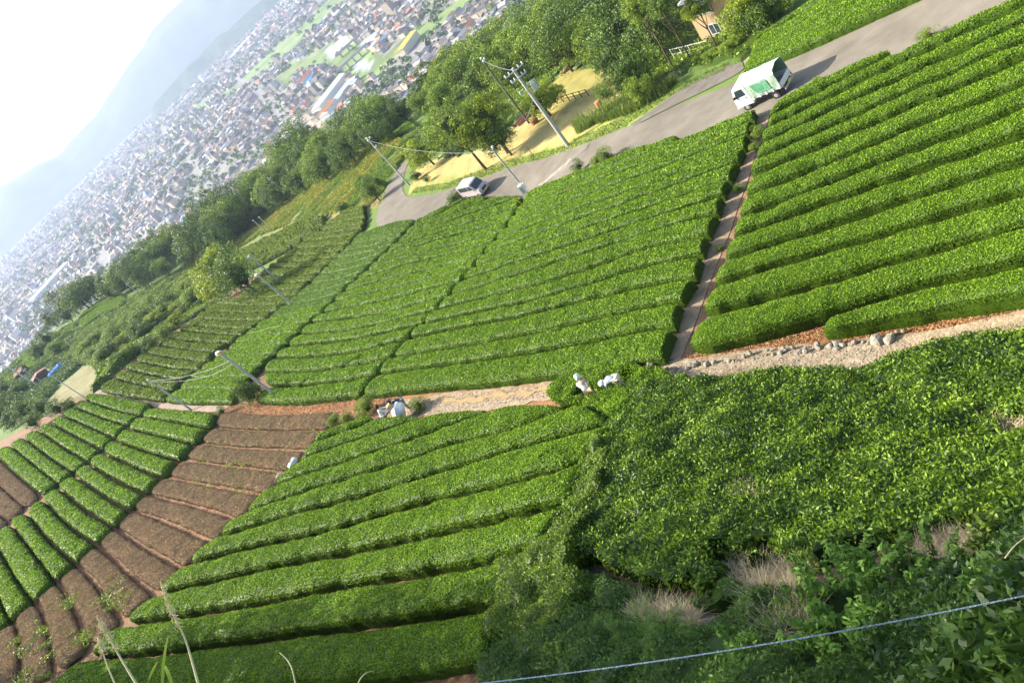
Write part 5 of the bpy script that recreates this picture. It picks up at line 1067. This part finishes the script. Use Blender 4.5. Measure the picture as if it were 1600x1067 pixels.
person((640,638), (-dirm.x, -dirm.y), .82, .95, -.3, [(.62, .18, .82), (.62, -.18, .82)], 'harvester worker in navy bending over the machine from the path side', C_NAVY, C_GREY, 'brim', C_NAVY)
person((934,628), (.2, 1), .82, .75, .1, [(.55, .12, .62), (.50, -.12, .62)], 'tea picker in a white shirt and bonnet stooping into the row', C_WHITE, C_TAN, 'bonnet', C_WHITE)
person((978,610), (-.75, .66), .82, 1.55, .35, [(.55, .16, .35), (.52, -.16, .35)], 'tea picker bent double in cream trousers and a blue grey top', C_BLUE, C_CREAM, 'bonnet', C_WHITE)
def harvester():
    c = (p1 + p2) * .5; yaw = math.atan2(dirm.y, dirm.x); e = empty('tea_harvester', (c.x, c.y, float(Zt(c.x, c.y)) + .80), yaw); tag(e, 'two person tea harvesting machine with a yellow guard between the two workers', 'harvester')
    MB().box(-.62, .62, -.10, .14, 0, .09).build('cutter_bar', M_STEEL, e, bevel=.01)
    MB().lathe([(.05, -.16), (.16, -.12), (.17, .12), (.06, .16)], 14, (.22, 0, .24), axis='y').build('engine', mat('engine tan', (.55,.33,.16), .5, .4), e)
    MB().box(.28, .36, -.16, .16, .09, .42).build('guard', M_YELLOW, e, bevel=.02)
    MB().lathe([(.05, -.45), (.06, -.43), (.06, .4), (.05, .42)], 12, (0, -.16, .16), axis='x').build('blower_duct', M_GREYM, e)
    for s in (-1, 1):
        h = MB().tube([(s*.55, .05, .06), (s*.72, .1, .22), (s*.86, .12, .28), (s*.86, -.2, .30)], .016, 6).build('handle', M_BLACK, e)
    return e
harvester()
def sack(name, px, size, m, label, cat, off=0.0, rz=0.0, seed=1, name2=None):
    """soft lumpy bag: a squashed, creased ball"""
    rg = np.random.default_rng(seed); iu = np.linspace(0, 2*math.pi, 22, endpoint=False); iv = np.linspace(.02, math.pi - .02, 13)
    d = np.stack([np.outer(np.sin(iv), np.cos(iu)), np.outer(np.sin(iv), np.sin(iu)), np.outer(np.cos(iv), np.ones(22))], -1)
    r = 1 + .10 * np.sin(d[..., 0] * 5 + seed) + .09 * np.sin(d[..., 1] * 7 + d[..., 2] * 3 + seed * 2) + .05 * rg.normal(size=d.shape[:2])
    V = (d * r[..., None] * np.array(size) * .5).reshape(-1, 3); V[:, 2] = np.maximum(V[:, 2], -size[2] * .42) + size[2] * .42
    p = at([px], off)[0]; o = link(name, np_mesh(name, V, grid_faces(13, 22, wrap=True)[:, ::-1], mats=[m], smooth=True)); o.location = p; o.rotation_euler = (0, 0, rz)
    return tag(o, label, cat)
M_SACK = cloth('white harvest bag', (.80,.78,.74)); M_BAGN = cloth('translucent bag cloth', (.72,.66,.64))
sack('harvest_bag', (630,648), (1.15, .75, .85), M_SACK, 'big white cloth bag hanging behind the tea harvester', 'bag', .30, math.atan2(dirm.y, dirm.x) + 1.2, 3)
sack('sack', (461,725), (.75, .45, .40), M_SACK, 'white sack lying at the end of a brown row, the upper of two', 'sack', .25, .6, 5); sack('sack', (437,746), (.6, .3, .26), C_CREAM, 'flat pale sack lower down the edge of the brown rows', 'sack', .2, .9, 6)
sack('yellow_bag', (1011,577), (.32, .26, .26), M_YELLOW, 'bright yellow bag on the path beside a grey boulder', 'bag', .02, 0, 7)
M_STONE = mat('path stone', (.40,.37,.32), .9, .2, noise=(7, (.17,.15,.12), (.33,.295,.24)), bump=(12, .6))
sack('boulder', (1021,575), (.5, .42, .40), M_STONE, 'grey boulder on the path next to the yellow bag', 'boulder', .0, .5, 8)
st_px = resample(np.array([(1030,582),(1062,579),(1100,572),(1150,563),(1200,555),(1250,549),(1290,545),(1340,537),(1385,531),(1412,527)], float), 52)
stones = []
for k in range(5):
    rg = np.random.default_rng(90 + k); b = bmesh.new(); bmesh.ops.create_icosphere(b, subdivisions=2, radius=.5)
    for v in b.verts: v.co *= 1 + .14 * math.sin(v.co.x * 7 + k) + .12 * math.sin(v.co.y * 8 + k * 2) + rg.uniform(-.05, .05)
    me = bpy.data.meshes.new('path_stone'); b.to_mesh(me); b.free(); me.materials.append(M_STONE); stones.append(me)
SP = at(st_px)
for i, p in enumerate(SP):
    o = link('path_stone', stones[i % 5]); s = random.uniform(.10, .25); o.scale = (s * random.uniform(.9, 1.4), s, s * random.uniform(.7, 1.0)); o.rotation_euler = (0, 0, random.uniform(0, 6)); o.location = (p[0] + random.uniform(-.16, .16), p[1] + random.uniform(-.16, .16), p[2] + .06 + s * .2)
    tag(o, 'rounded grey edging stone in the line along the gravel path', 'stone', 'edging stones of the gravel path')
for px, s, lab in (((1372,536), .62, 'large flat brown stone at the end of the edging line'), ((1392,533), .5, 'large pale stone beside the flat brown one'), ((1088,571), .36, 'square whitish stone in the edging line')):
    p = at([px])[0]; o = link('path_stone', stones[int(s * 10) % 5]); o.scale = (s, s * .7, s * .5); o.location = (p[0], p[1], p[2] + .12); o.rotation_euler = (0, 0, s * 7); tag(o, lab, 'stone')
def pebbles():
    rg = np.random.default_rng(5); poly = world_poly([(625,628),(850,600),(990,580),(1064,568),(1290,545),(1500,520),(1690,490),(1690,510),(1440,560),(1230,582),(1060,600),(850,622),(640,652)]); lo, hi = poly.min(0), poly.max(0); P = []
    while len(P) < 2600:
        q = rg.uniform(lo, hi, (6000, 2)); P.extend(q[inside(poly, q[:, 0], q[:, 1])].tolist())
    P = np.array(P[:2600]); n = len(P); s = rg.uniform(.012, .04, n); O = np.array([(1,0,0),(0,1,0),(-1,0,0),(0,-1,0),(0,0,.7),(0,0,-.3)]); a = rg.uniform(0, 6.28, n)
    off = O[None] * s[:, None, None] * rg.uniform(.7, 1.3, (n, 6, 1)); x = off[..., 0] * np.cos(a)[:, None] - off[..., 1] * np.sin(a)[:, None]; y = off[..., 0] * np.sin(a)[:, None] + off[..., 1] * np.cos(a)[:, None]
    V = np.stack([x + P[:, :1], y + P[:, 1:], off[..., 2] + (Zt(P[:, 0], P[:, 1]) + .055)[:, None]], -1).reshape(-1, 3)
    Tt = np.array([(0,1,4),(1,2,4),(2,3,4),(3,0,4)]); F = (Tt[None] + (np.arange(n) * 6)[:, None, None]).reshape(-1, 3)
    tag(link('pebbles', np_mesh('pebbles', V, tris=F, mats=[M_STONE])), 'loose pebbles scattered over the gravel path', 'pebbles', kind='stuff')
pebbles()
# fallen tea litter, orange, along the bare strips
M_LITTER = leaf_mat('orange leaf litter', (.16,.07,.03), (.32,.16,.07), (.52,.32,.16), rough=.9, spec=.1, trans=.1)
def litter(poly, n, seed, label):
    rg = np.random.default_rng(seed); pw = world_poly(poly); lo, hi = pw.min(0), pw.max(0); P = []
    while len(P) < n:
        q = rg.uniform(lo, hi, (n * 2, 2)); P.extend(q[inside(pw, q[:, 0], q[:, 1])].tolist())
    P = np.array(P[:n]); z = Zt(P[:, 0], P[:, 1]) + .025; V, F, _ = leaf_quads(np.column_stack([P, z]), np.tile([0, 0, 1.], (n, 1)), .13, .3, .5, .05, rg)
    tag(link('leaf_litter', np_mesh('leaf_litter', V, F, mats=[M_LITTER], rnd=np.repeat(rg.random(n), 4))), label, 'leaf litter', kind='stuff')
litter([(1070,558),(1155,545),(1290,506),(1290,530),(1180,548),(1080,566)], 3500, 1, 'orange leaf litter under the front of the right field')
litter([(345,630),(460,630),(615,614),(615,640),(530,645),(345,652)], 6000, 2, 'orange leaf litter on the path above the brown rows')
litter([(1290,528),(1400,512),(1600,478),(1600,490),(1400,524),(1300,538)], 2200, 3, 'orange leaf litter between the last right row and the stones')
litter([(345,650),(525,642),(440,745),(330,850),(240,930),(140,1010),(85,1060),(-30,1080),(-20,995),(60,935),(150,850),(230,770),(310,690)], 16000, 4, 'orange straw litter in the gaps between the brown rows')

# ------------------------------------------------------------------ tan house and park furniture
def house():
    a = ground((1101,71)); b = ground((1140,52)); d = (b - a); d.z = 0; d.normalize(); yaw = math.atan2(d.y, d.x)
    e = empty('tan_house', (a.x, a.y, min(a.z, b.z) - .1), yaw); tag(e, 'two storey tan rendered house half hidden by trees, at the top edge', 'house')
    side = Vector((-d.y, d.x)); s = 1 if side.dot(Vector((a.x, a.y))) > 0 else -1         # the body lies away from the viewer
    mw = mat('tan render', (.58,.43,.25), .9, .15, noise=(.8, (.34,.245,.135), (.41,.30,.17))); mr = mat('pale metal roof', (.45,.46,.47), .5, .4, noise=(1, (.36,.37,.38), (.50,.51,.52)))
    y0, y1 = sorted((0, s * 7.5)); f = -s
    MB().box(0, 9.5, y0, y1, 0, 4.5).build('wall', mw, e)
    MB().box(-.3, 9.8, y0 - .3, y1 + .3, 4.502, 4.70).build('roof', mr, e, bevel=.03)
    def win(x0, x1, z0, z1):
        w = MB().box(x0, x1, *sorted((f*.03, f*.06)), z0, z1).build('window', M_GLASS, e)
        fr = MB(); t = .07
        for q in ((x0-t, x1+t, z0-t, z0), (x0-t, x1+t, z1, z1+t), (x0-t, x0, z0, z1), (x1, x1+t, z0, z1), ((x0+x1)/2-.03, (x0+x1)/2+.03, z0, z1)): fr.box(q[0], q[1], *sorted((f*.02, f*.10)), q[2], q[3])
        fr.build('frame', M_GREYM, w)
    win(.5, 2.6, 3.1, 4.1); win(1.5, 2.5, 1.0, 1.9); win(4.2, 6.2, 1.2, 2.6); win(6.9, 8.6, 3.0, 4.1)
    for (x0, x1, z) in ((.3, 2.8, 4.25), (3.9, 6.6, 2.75), (6.7, 8.9, 4.25)):
        MB().prism([(x0, z), (x1, z), (x1, z + .06), (x0, z + .06)], *sorted((f*.10, f*1.0))).build('awning', mr, e)
    for i, (x, off, cz, R) in enumerate(((4.0, 3.0, 5.3, 1.2), (7.4, 3.2, 3.3, 1.5), (9.2, 3.0, 2.6, 1.8), (8.3, 2.6, 5.4, 1.9), (-1.4, 3.2, 6.6, 1.5), (2.0, 4.2, 7.2, 1.3))):
        p = Vector((a.x, a.y, 0)) + Vector((d.x, d.y, 0)) * x + Vector((side.x, side.y, 0)) * f * off; gz = float(Zt(p.x, p.y)); cm, tm, R0, rz = TREE_KINDS[['yel', 'mid_a', 'dark_a'][i % 3]]
        t_ = empty('tree', (p.x, p.y, gz), i); tag(t_, 'slender leafy tree standing in front of the tan house', 'tree', 'trees in front of the tan house'); zc_ = e.location.z + cz - gz
        q = link('trunk', tm, t_); q.scale = (R / R0, R / R0, zc_ / (R0 * 1.1)); q = link('crown', cm, t_); q.scale = (R / R0,) * 3; q.location = (0, 0, zc_)
    r = MB()
    for z in (.45, .95): r.box(-3.2, 1.2, *sorted((f*.85, f*.88)), z, z + .03)
    for x in np.linspace(-3.2, 1.15, 5): r.box(x, x + .035, *sorted((f*.80, f*.84)), 0, 1.0)
    o = r.build('fence_rail', M_WHITE); o.parent = None; o.matrix_world = Matrix.Translation(e.location) @ Matrix.Rotation(yaw, 4, 'Z'); o.name = 'railing'; tag(o, 'low white metal railing in front of the tan house', 'railing')
house()
def rail_fence():
    a, b = ground((872,163)), ground((920,150)); e = empty('rail_fence', a); tag(e, 'low brown rail fence along the front of the park lawn', 'fence'); m = mat('brown timber', (.22,.12,.075), .85, .2, noise=(4, (.16,.085,.05), (.27,.16,.10)))
    n = 6
    for i in range(n):
        q = a.lerp(b, i / (n - 1)); q.z = float(Zt(q.x, q.y)); q = q - a; MB().tube([(q.x, q.y, q.z - .2), (q.x, q.y, q.z + .85)], .06, 7).build('post', m, e)
    for h in (.42, .78):
        MB().tube([(lambda q: (q.x - a.x, q.y - a.y, float(Zt(q.x, q.y)) - a.z + h))(a.lerp(b, t)) for t in np.linspace(0, 1, 6)], .04, 6).build('rail', m, e)
rail_fence()
M_RUST = mat('reddish brown wood', (.24,.10,.06), .85, .2, noise=(4, (.17,.07,.04), (.30,.14,.085)))
def logs(px, n, L, label):
    p = ground(px); e = empty('log_pile', p, .3); tag(e, label, 'logs')
    for i in range(n): MB().tube([(-L/2 + .1 * (i % 3), i * .34 - n * .17, .16 + .1 * (i % 2)), (L/2, i * .34 - n * .17 + .1, .16 + .1 * (i % 2))], .15, 9).build('log', M_RUST, e)
logs((815,191), 5, 2.2, 'row of reddish brown logs on the grass between the two trees'); logs((885,112), 3, 1.8, 'short red brown barrier logs at the back of the park lawn')
def drum(px, r, h, m, label, name, cat): p = ground(px); o = MB().lathe([(r*.96, 0), (r, .03), (r, h*.33), (r*1.03, h*.36), (r, h*.39), (r, h - .04), (r*.9, h)], 16).build(name, m); o.location = p; tag(o, label, cat)
drum((837,193), .45, .6, M_RUST, 'dark brown stump at the foot of the wooden pole', 'stump', 'stump'); drum((937,166), .32, .6, mat('terracotta', (.42,.19,.10), .85, .2, noise=(5, (.36,.15,.08), (.48,.23,.13))), 'terracotta pot at the right end of the lawn fence', 'flower_pot', 'pot')
def marker(px, H, label):
    p = ground(px); e = empty('marker_post', p); tag(e, label, 'marker post'); MB().tube([(0,0,-.1), (0,0,H)], .04, 8).build('post', M_BLACK, e)
    for z in (.3, .65): MB().tube([(0,0,H*z), (0,0,H*z + .14)], .045, 8).build('band', M_ORANGE, e)
marker((835,246), 1.3, 'black and orange marker post on the verge near the tall pole'); marker((797,170), .9, 'dark marker post on the park lawn behind the poles')
def tarp():
    p = ground((86,584)); rg = np.random.default_rng(4); n = 12; g = np.linspace(-1, 1, n); X, Y = np.meshgrid(g * 2.6, g * 1.5, indexing='ij'); Z = 1.1 - .5 * (np.abs(g)[:, None] ** 2 + np.abs(g)[None] ** 2) + .18 * rg.normal(size=X.shape)
    o = link('blue_tarpaulin', np_mesh('blue_tarpaulin', np.stack([X, Y, Z], -1).reshape(-1, 3), grid_faces(n, n), mats=[mat('blue tarpaulin', (.06,.25,.62), .45, .4, noise=(.8, (.05,.20,.52), (.10,.33,.72)))])); o.location = p; o.rotation_euler = (0, 0, .9); o.modifiers.new('thickness', 'SOLIDIFY').thickness = -.02
    tag(o, 'crumpled bright blue tarpaulin over a heap in the yard at the left', 'tarpaulin')
    for i, (px, lab) in enumerate((((70,592), 'pale parked machine under the poles in the yard'), ((40,586), 'small shed roof in the yard at the left edge'))):
        q = ground(px); e = empty('yard_shed', q, .5 + i); tag(e, lab.replace('pale parked machine', 'open fronted metal shed'), 'shed')
        MB().box(-2, 2, -1.4, 1.4, 0, 1.9).build('wall', M_WOODP, e); MB().prism([(-2.2, 1.902), (2.2, 1.902), (0, 2.5)], -1.6, 1.6).build('roof', M_RUST, e)
tarp()

# ------------------------------------------------------------------ foreground: rope, stalks, weeds, ferns, shade trees
def ray_pt(px, d):
    r = rays([px])[0]; r = r / np.linalg.norm(r); return Vector(r * d)
def rope():
    a, b = ray_pt((1680,914), 3.6), ray_pt((640,1078), 4.3); m = mat('blue grey rope', (.30,.40,.50), .7, .3, noise=(60, (.12,.18,.26), (.30,.38,.46)), bump=(120, .6)); b1 = MB(); N = 160
    for ph in (0, 2.1, 4.2):
        pts = []
        for i in range(N):
            t = i / (N - 1); c = a.lerp(b, t) - Vector((0, 0, .10 * 4 * t * (1 - t))); ang = t * 95 + ph; pts.append(c + Vector((0, math.cos(ang), math.sin(ang))) * .0020)
        b1.tube(pts, .0021, 5)
    tag(b1.build('rope', m, smooth=True), 'twisted blue grey rope crossing the bottom right corner', 'rope')
rope()
M_STALK = leaf_mat('dry stalk', (.38,.33,.18), (.52,.47,.27), (.62,.57,.36), rough=.7, spec=.2, trans=.15)
M_BLADE = leaf_mat('fresh grass blade', (.20,.30,.03), (.34,.44,.05), (.55,.58,.09), rough=.5, spec=.3, trans=.4)
def stalk(px_list, d, r, m, label, cat='grass stalk', name='grass_stalk', head=True, flat=False):
    ctrl = np.array([ray_pt(p, d * f) for p, f in px_list]); P = resample(ctrl, 18); e = empty(name, tuple(P[0])); tag(e, label, cat)
    P = P - P[0]; n = len(P)
    if flat:
        view = unit(ctrl.mean(0)[None])[0]; t = np.gradient(P, axis=0); s = unit(np.cross(t, view[None])); w = .55 * r * np.sin(np.linspace(.5, math.pi, n)) + .0005
        V = np.concatenate([P - s * w[:, None], P + s * w[:, None]]); F = np.array([(i, i + 1, n + i + 1, n + i) for i in range(n - 1)])
        o = link('blade', np_mesh('blade', V, F, mats=[m], rnd=np.tile(np.linspace(.3, .9, n), 2)), e); o.modifiers.new('thickness', 'SOLIDIFY').thickness = .0006
    else:
        b = MB(); b.tube([tuple(p) for p in P], list(np.linspace(r, r * .35, n)), 6); me = b.mesh('stem', m, smooth=True); a = me.attributes.new('rnd', 'FLOAT', 'POINT'); a.data.foreach_set('value', np.full(len(me.vertices), .6, np.float32)); link('stem', me, e)
        if head:
            rg = np.random.default_rng(int(px_list[0][0][0])); k = 90; tt = rg.uniform(.62, 1, k); i0 = tt * (n - 1); Q = np.stack([np.interp(i0, np.arange(n), P[:, j]) for j in range(3)], 1); dirv = unit(P[-1] - P[-4])
            V, F, _ = leaf_quads(Q + rg.normal(size=(k, 3)) * .004, np.tile(unit(np.cross(dirv, [0, 0, 1.])[None]), (k, 1)), .028, .09, .4, .0, rg)
            link('seed_head', np_mesh('seed_head', V, F, mats=[m], rnd=np.repeat(rg.random(k), 4)), e)
stalk([((314,1082),1.0),((290,1000),1.02),((268,955),1.03),((252,915),1.04)], 2.3, .0042, M_STALK, 'tallest dry grass stalk, in front of the near rows at lower left')
stalk([((222,1082),1.0),((190,1030),1.02),((170,995),1.03),((155,968),1.04)], 2.4, .004, M_STALK, 'dry grass stalk with a feathery head before the brown rows')
stalk([((186,1082),1.0),((168,1040),1.01),((158,1010),1.02),((154,996),1.03)], 2.5, .003, M_STALK, 'thin short dry stalk left of the feathery one')
stalk([((253,1082),1.0),((255,1040),1.0),((259,1010),1.01),((263,992),1.02)], 2.2, .006, M_BLADE, 'upright yellow green grass blade at the bottom', 'grass stalk', flat=True)
stalk([((273,1085),1.0),((266,1060),1.0),((260,1045),1.01),((254,1036),1.02)], 2.2, .007, M_BLADE, 'short bent green grass blade at the bottom', 'grass stalk', flat=True)
stalk([((232,1062),1.0),((236,1052),1.0),((241,1042),1.0),((246,1033),1.0)], 2.3, .005, M_BLADE, 'small yellow grass leaf beside the upright blade', 'grass stalk', flat=True)
stalk([((464,1082),1.0),((458,1050),1.0),((450,1032),1.01),((437,1019),1.02)], 2.6, .003, M_STALK, 'curved dry grass tip over the shaded bottom row', head=False)
stalk([((555,1082),1.0),((562,1062),1.0),((572,1051),1.0),((585,1047),1.01)], 2.6, .003, M_STALK, 'short curved dry tip right of the middle of the bottom edge', head=False)
stalk([((1570,872),1.0),((1586,852),1.0),((1612,832),1.0),((1640,812),1.0)], 5.0, .0045, M_STALK, 'pale cut cane sticking up at the right picture edge', 'cane', 'cane', head=False)
M_FERN = leaf_mat('fern fronds', (.05,.11,.015), (.11,.22,.03), (.20,.34,.05), rough=.55, spec=.2, trans=.4)
def fern(px, size, nf, seed, label):
    rg = np.random.default_rng(seed); p = ground(px); e = empty('fern', p + Vector((0, 0, .25))); tag(e, label, 'fern', 'ferns at the bottom of the slope')
    for f in range(nf):
        a = 2 * math.pi * f / nf + rg.uniform(-.3, .3); d = np.array([math.cos(a), math.sin(a), 0]); s = np.array([-d[1], d[0], 0]); L = size * rg.uniform(.75, 1.1); VV, FF = [], []
        for i in range(22):
            t = (i + 1) / 23; c = d * L * t * .85 + np.array([0, 0, L * (.75 * t - .62 * t * t)]); w = L * .24 * math.sin(math.pi * min(1, t * .9 + .12)) * (1 - .3 * t)
            tn = unit((d + np.array([0, 0, .75 - 1.24 * t]))[None])[0]
            for sg in (-1, 1):
                tip = c + s * sg * w + tn * w * .35 - np.array([0, 0, w * .15]); b0 = c - tn * L * .014; b1 = c + tn * L * .018; k = len(VV); mid = (c + tip) / 2 + tn * L * .012
                VV += [b0, mid, tip, (c + tip) / 2 - tn * L * .012]; FF.append((k, k + 1, k + 2, k + 3))
            k = len(VV); VV += [c - s * .004 - tn * L * .024, c + s * .004 - tn * L * .024, c + s * .003 + tn * L * .024, c - s * .003 + tn * L * .024]; FF.append((k, k + 1, k + 2, k + 3))
        link('frond', np_mesh('frond', np.array(VV), np.array(FF), mats=[M_FERN], rnd=np.repeat(rg.beta(2, 2, len(FF)), 4)), e)
for i, (px, sz, nf) in enumerate([((1010,1000), .95, 9), ((960,1010), .8, 8), ((1060,1010), .85, 8), ((910,1010), .6, 7), ((1040,985), .6, 7)]): fern(px, sz, nf, 30 + i, ['large bright fern below the grey dry grass', 'fern left of the large bright one', 'fern right of the large bright one, near the rope', 'small fern under the pale vines', 'small fern at the foot of the dry grass'][i])
def weed(px, H, n, seed, label, L=.10, m=M_WEED):
    """leafy weed: several upright stems carrying paired pointed leaves"""
    rg = np.random.default_rng(seed); p = ground(px); e = empty('leafy_weed', p); tag(e, label, 'weed')
    st = MB(); PP, NN = [], []
    for k in range(n):
        a = rg.uniform(0, 6.28); lean = rg.uniform(.1, .5); h = H * rg.uniform(.6, 1.1); x0 = rg.normal(size=2) * .28 * H; d = np.array([math.cos(a), math.sin(a)]) * lean * h
        pts = [(x0[0] + d[0] * t * t, x0[1] + d[1] * t * t, .1 + h * t) for t in (0, .4, .75, 1)]; st.tube(pts, [.008, .007, .005, .003], 5)
        for t in np.linspace(.25, 1, 14):
            c = np.array([x0[0] + d[0] * t * t, x0[1] + d[1] * t * t, .1 + h * t])
            for q in range(3): b = rg.uniform(0, 6.28); PP.append(c + np.array([math.cos(b), math.sin(b), .15]) * L * .55); NN.append([math.cos(b) * .5, math.sin(b) * .5, 1])
    me = st.mesh('stem', M_WEED); a = me.attributes.new('rnd', 'FLOAT', 'POINT'); a.data.foreach_set('value', np.full(len(me.vertices), .3, np.float32)); link('stem', me, e)
    N = unit(np.array(NN)); V, F, _ = leaf_quads(np.array(PP), N, L * 1.25, .42, .35, .05, rg); link('leaves', np_mesh('leaves', V, F, mats=[m], rnd=np.repeat(np.clip(rg.beta(2.4, 2, len(PP)), 0, 1), 4)), e)
M_WEEDB = leaf_mat('bright weed leaves', (.05,.12,.015), (.12,.25,.03), (.24,.40,.06), rough=.5, spec=.25, trans=.4)
weed((1390,915), .95, 26, 1, 'tall bright leafy weed in the middle of the bottom slope', .10, M_WEEDB); weed((1340,900), .8, 20, 2, 'bright leafy weed left of the tallest one', .10, M_WEEDB); weed((1290,945), .8, 18, 3, 'leafy weed at the edge of the bleached dry grass', .10, M_WEEDB); weed((1450,900), .8, 18, 4, 'leafy weed under the pinkish dry grass', .09, M_WEED)
weed((1270,890), .5, 12, 5, 'small yellow green weed growing in the dry grass', .08, M_VINE); weed((1320,1010), .8, 24, 6, 'leafy weed below the rope', .10, M_WEEDB); weed((1180,1040), .6, 18, 7, 'low weed at the bottom edge left of the dark shrub', .09, M_WEEDB); weed((1560,865), .6, 16, 8, 'yellow green weed at the right edge under the cane', .09, M_VINE); weed((1400,1010), .7, 24, 9, 'weed between the rope and the dark shrub', .09, M_WEEDB); weed((880,1040), .6, 16, 10, 'low weed at the bottom below the vines', .09, M_VINE); weed((760,1035), .45, 10, 11, 'small light weed at the end of the bottom tea row', .08, M_VINE)
mass('dark_shrub', [(1440,960),(1530,915),(1640,890),(1800,880),(1900,1250),(1500,1200),(1430,1090),(1400,1020)], .12, lambda x, y: .8 + .25 * vnoise(x, y, .8, 61) + .2 * vnoise(x, y, .35, 62), .10, 1.5, leaf_mat('glossy shrub leaves', (.02,.05,.01), (.055,.12,.018), (.13,.22,.04), rough=.35, spec=.4, trans=.25), 'dense glossy evergreen shrub in shade at the bottom right corner', 'shrub', seed=81, tilt=1.0)
# trees beside the viewpoint, outside the picture, whose shade falls across the bottom
for i, (x, y, top, R) in enumerate([(-39.5,39.5,-10.6,2.0), (-35.5,36.8,-8.2,2.4), (-32.2,34.2,-6.2,2.6), (-29.2,31.6,-4.0,3.0), (-26.6,28.4,-2.2,3.2), (-23.8,25.2,-.7,3.2), (-21.2,22.4,1.6,3.3), (-19.2,19.4,3.8,3.3), (-18,16,6.4,3.6), (-21.5,17.5,1.5,3.2), (-17.5,12.5,8.5,3.8), (-20.5,13.5,3.0,3.4), (-24.5,22.0,-3.4,3.2)]):
    gz = float(Zt(x, y)); cm, tm, R0, rz = TREE_KINDS[['mid_a', 'mid_b'][i % 2]]; cz = top - R * rz
    e = empty('tree', (x, y, gz)); tag(e, 'leafy tree beside the viewpoint, left of the picture', 'tree', 'trees beside the viewpoint')
    t = link('trunk', tm, e); t.scale = (R / R0, R / R0, (cz - gz) / (R0 * 1.1)); c = link('crown', cm, e); c.scale = (R / R0,) * 3; c.location = (0, 0, cz - gz)
print('leaves', N_LEAVES)
blades('verge_grass', [(690,340),(760,328),(850,299),(950,264),(1060,220),(1062,226),(950,271),(850,306),(760,335),(690,348)], 1800, .3, .04, M_GRASSB, 'weeds along the near edge of the road below the tea', 'grass', 78, flat=.7)
blades('verge_grass', [(1230,158),(1320,128),(1400,92),(1440,80),(1420,88),(1330,122),(1236,152)], 700, .25, .035, M_GRASSB, 'sparse weeds on the stony road edge behind the truck', 'grass', 79, flat=.8)
def regrowth(poly, n, seed, label):
    rg = np.random.default_rng(seed); pw = world_poly(poly); lo, hi = pw.min(0), pw.max(0); P = []
    while len(P) < n:
        q = rg.uniform(lo, hi, (n * 3, 2)); q = q[inside(pw, q[:, 0], q[:, 1])]; q = q[vnoise(q[:, 0], q[:, 1], .9, seed) > .15]; P.extend(q.tolist())
    P = np.array(P[:n]); z = Zt(P[:, 0], P[:, 1]) + rg.uniform(.2, .5, n); V, F, _ = leaf_quads(np.column_stack([P, z]), np.tile([0, 0, 1.], (n, 1)), .12, .45, .6, .5, rg)
    tag(link('regrowth', np_mesh('regrowth', V, F, mats=[M_VINE], rnd=np.repeat(rg.random(n), 4))), label, 'regrowth', kind='stuff')
blades('dry_grass', [(1440,560),(1520,540),(1600,525),(1640,520),(1640,500),(1560,512),(1480,528),(1420,545)], 1600, .4, .010, M_STRAW, 'dry grass fringe along the right part of the gravel path', 'dry grass', 84, flat=.9)
blades('dry_grass', [(1075,600),(1180,590),(1240,580),(1240,570),(1150,578),(1075,590)], 700, .3, .010, M_STRAW, 'dry grass fringe between the gravel path and the thicket', 'dry grass', 85, flat=1.0)
regrowth([(30,990),(110,930),(190,900),(240,930),(140,1015),(90,1060),(0,1080)], 5200, 3, 'green regrowth on the lowest brown rows')
regrowth([(330,690),(420,660),(500,675),(450,735),(380,780),(300,770)], 1500, 4, 'faint green regrowth on the upper brown rows')
def town_trees():
    rg = np.random.default_rng(12); tp = atv(TOWN_PX)[:, :2]; n = 8500
    rr = 620 * (5200 / 620) ** rg.random(n * 4); az = rg.uniform(-.75, .5, n * 4); X, Y = rr * np.sin(az), rr * np.cos(az)
    w = vnoise(X, Y, 70, 77); k = (w > .24) | (rg.random(len(X)) < .24)
    for G in V_RIVER + V_BARE + FACTORY_PX: k &= ~inside(atv(G)[:, :2], X, Y)
    for G in V_GREEN: k &= ~(inside(atv(G)[:, :2], X, Y) & (rg.random(len(X)) < .75))
    X, Y = X[k][:n], Y[k][:n]; n = len(X); s = rg.uniform(2.0, 5.0, n) * np.clip(np.hypot(X, Y) / 1100, 1, 2.4); m = 26
    d = unit(rg.normal(size=(n, m, 3))); d[..., 2] = np.abs(d[..., 2]) * 1.1
    P = (d * s[:, None, None] * rg.uniform(.6, 1, (n, m, 1))); P[..., 0] += X[:, None]; P[..., 1] += Y[:, None]; P[..., 2] += VALLEY + s[:, None] * .25
    V, F, _ = leaf_quads(P.reshape(-1, 3), d.reshape(-1, 3), np.repeat(s, m) * .75, .7, .5, 0, rg)
    r = np.clip(np.repeat(rg.uniform(0, .8, n), m) + rg.uniform(-.2, .2, n * m), 0, 1)
    tag(link('town_trees', np_mesh('town_trees', V, F, mats=[M_LEAF_DARK], rnd=np.repeat(r, 4))), 'small dark green trees scattered between the houses of the far town', 'trees', kind='stuff')
town_trees()
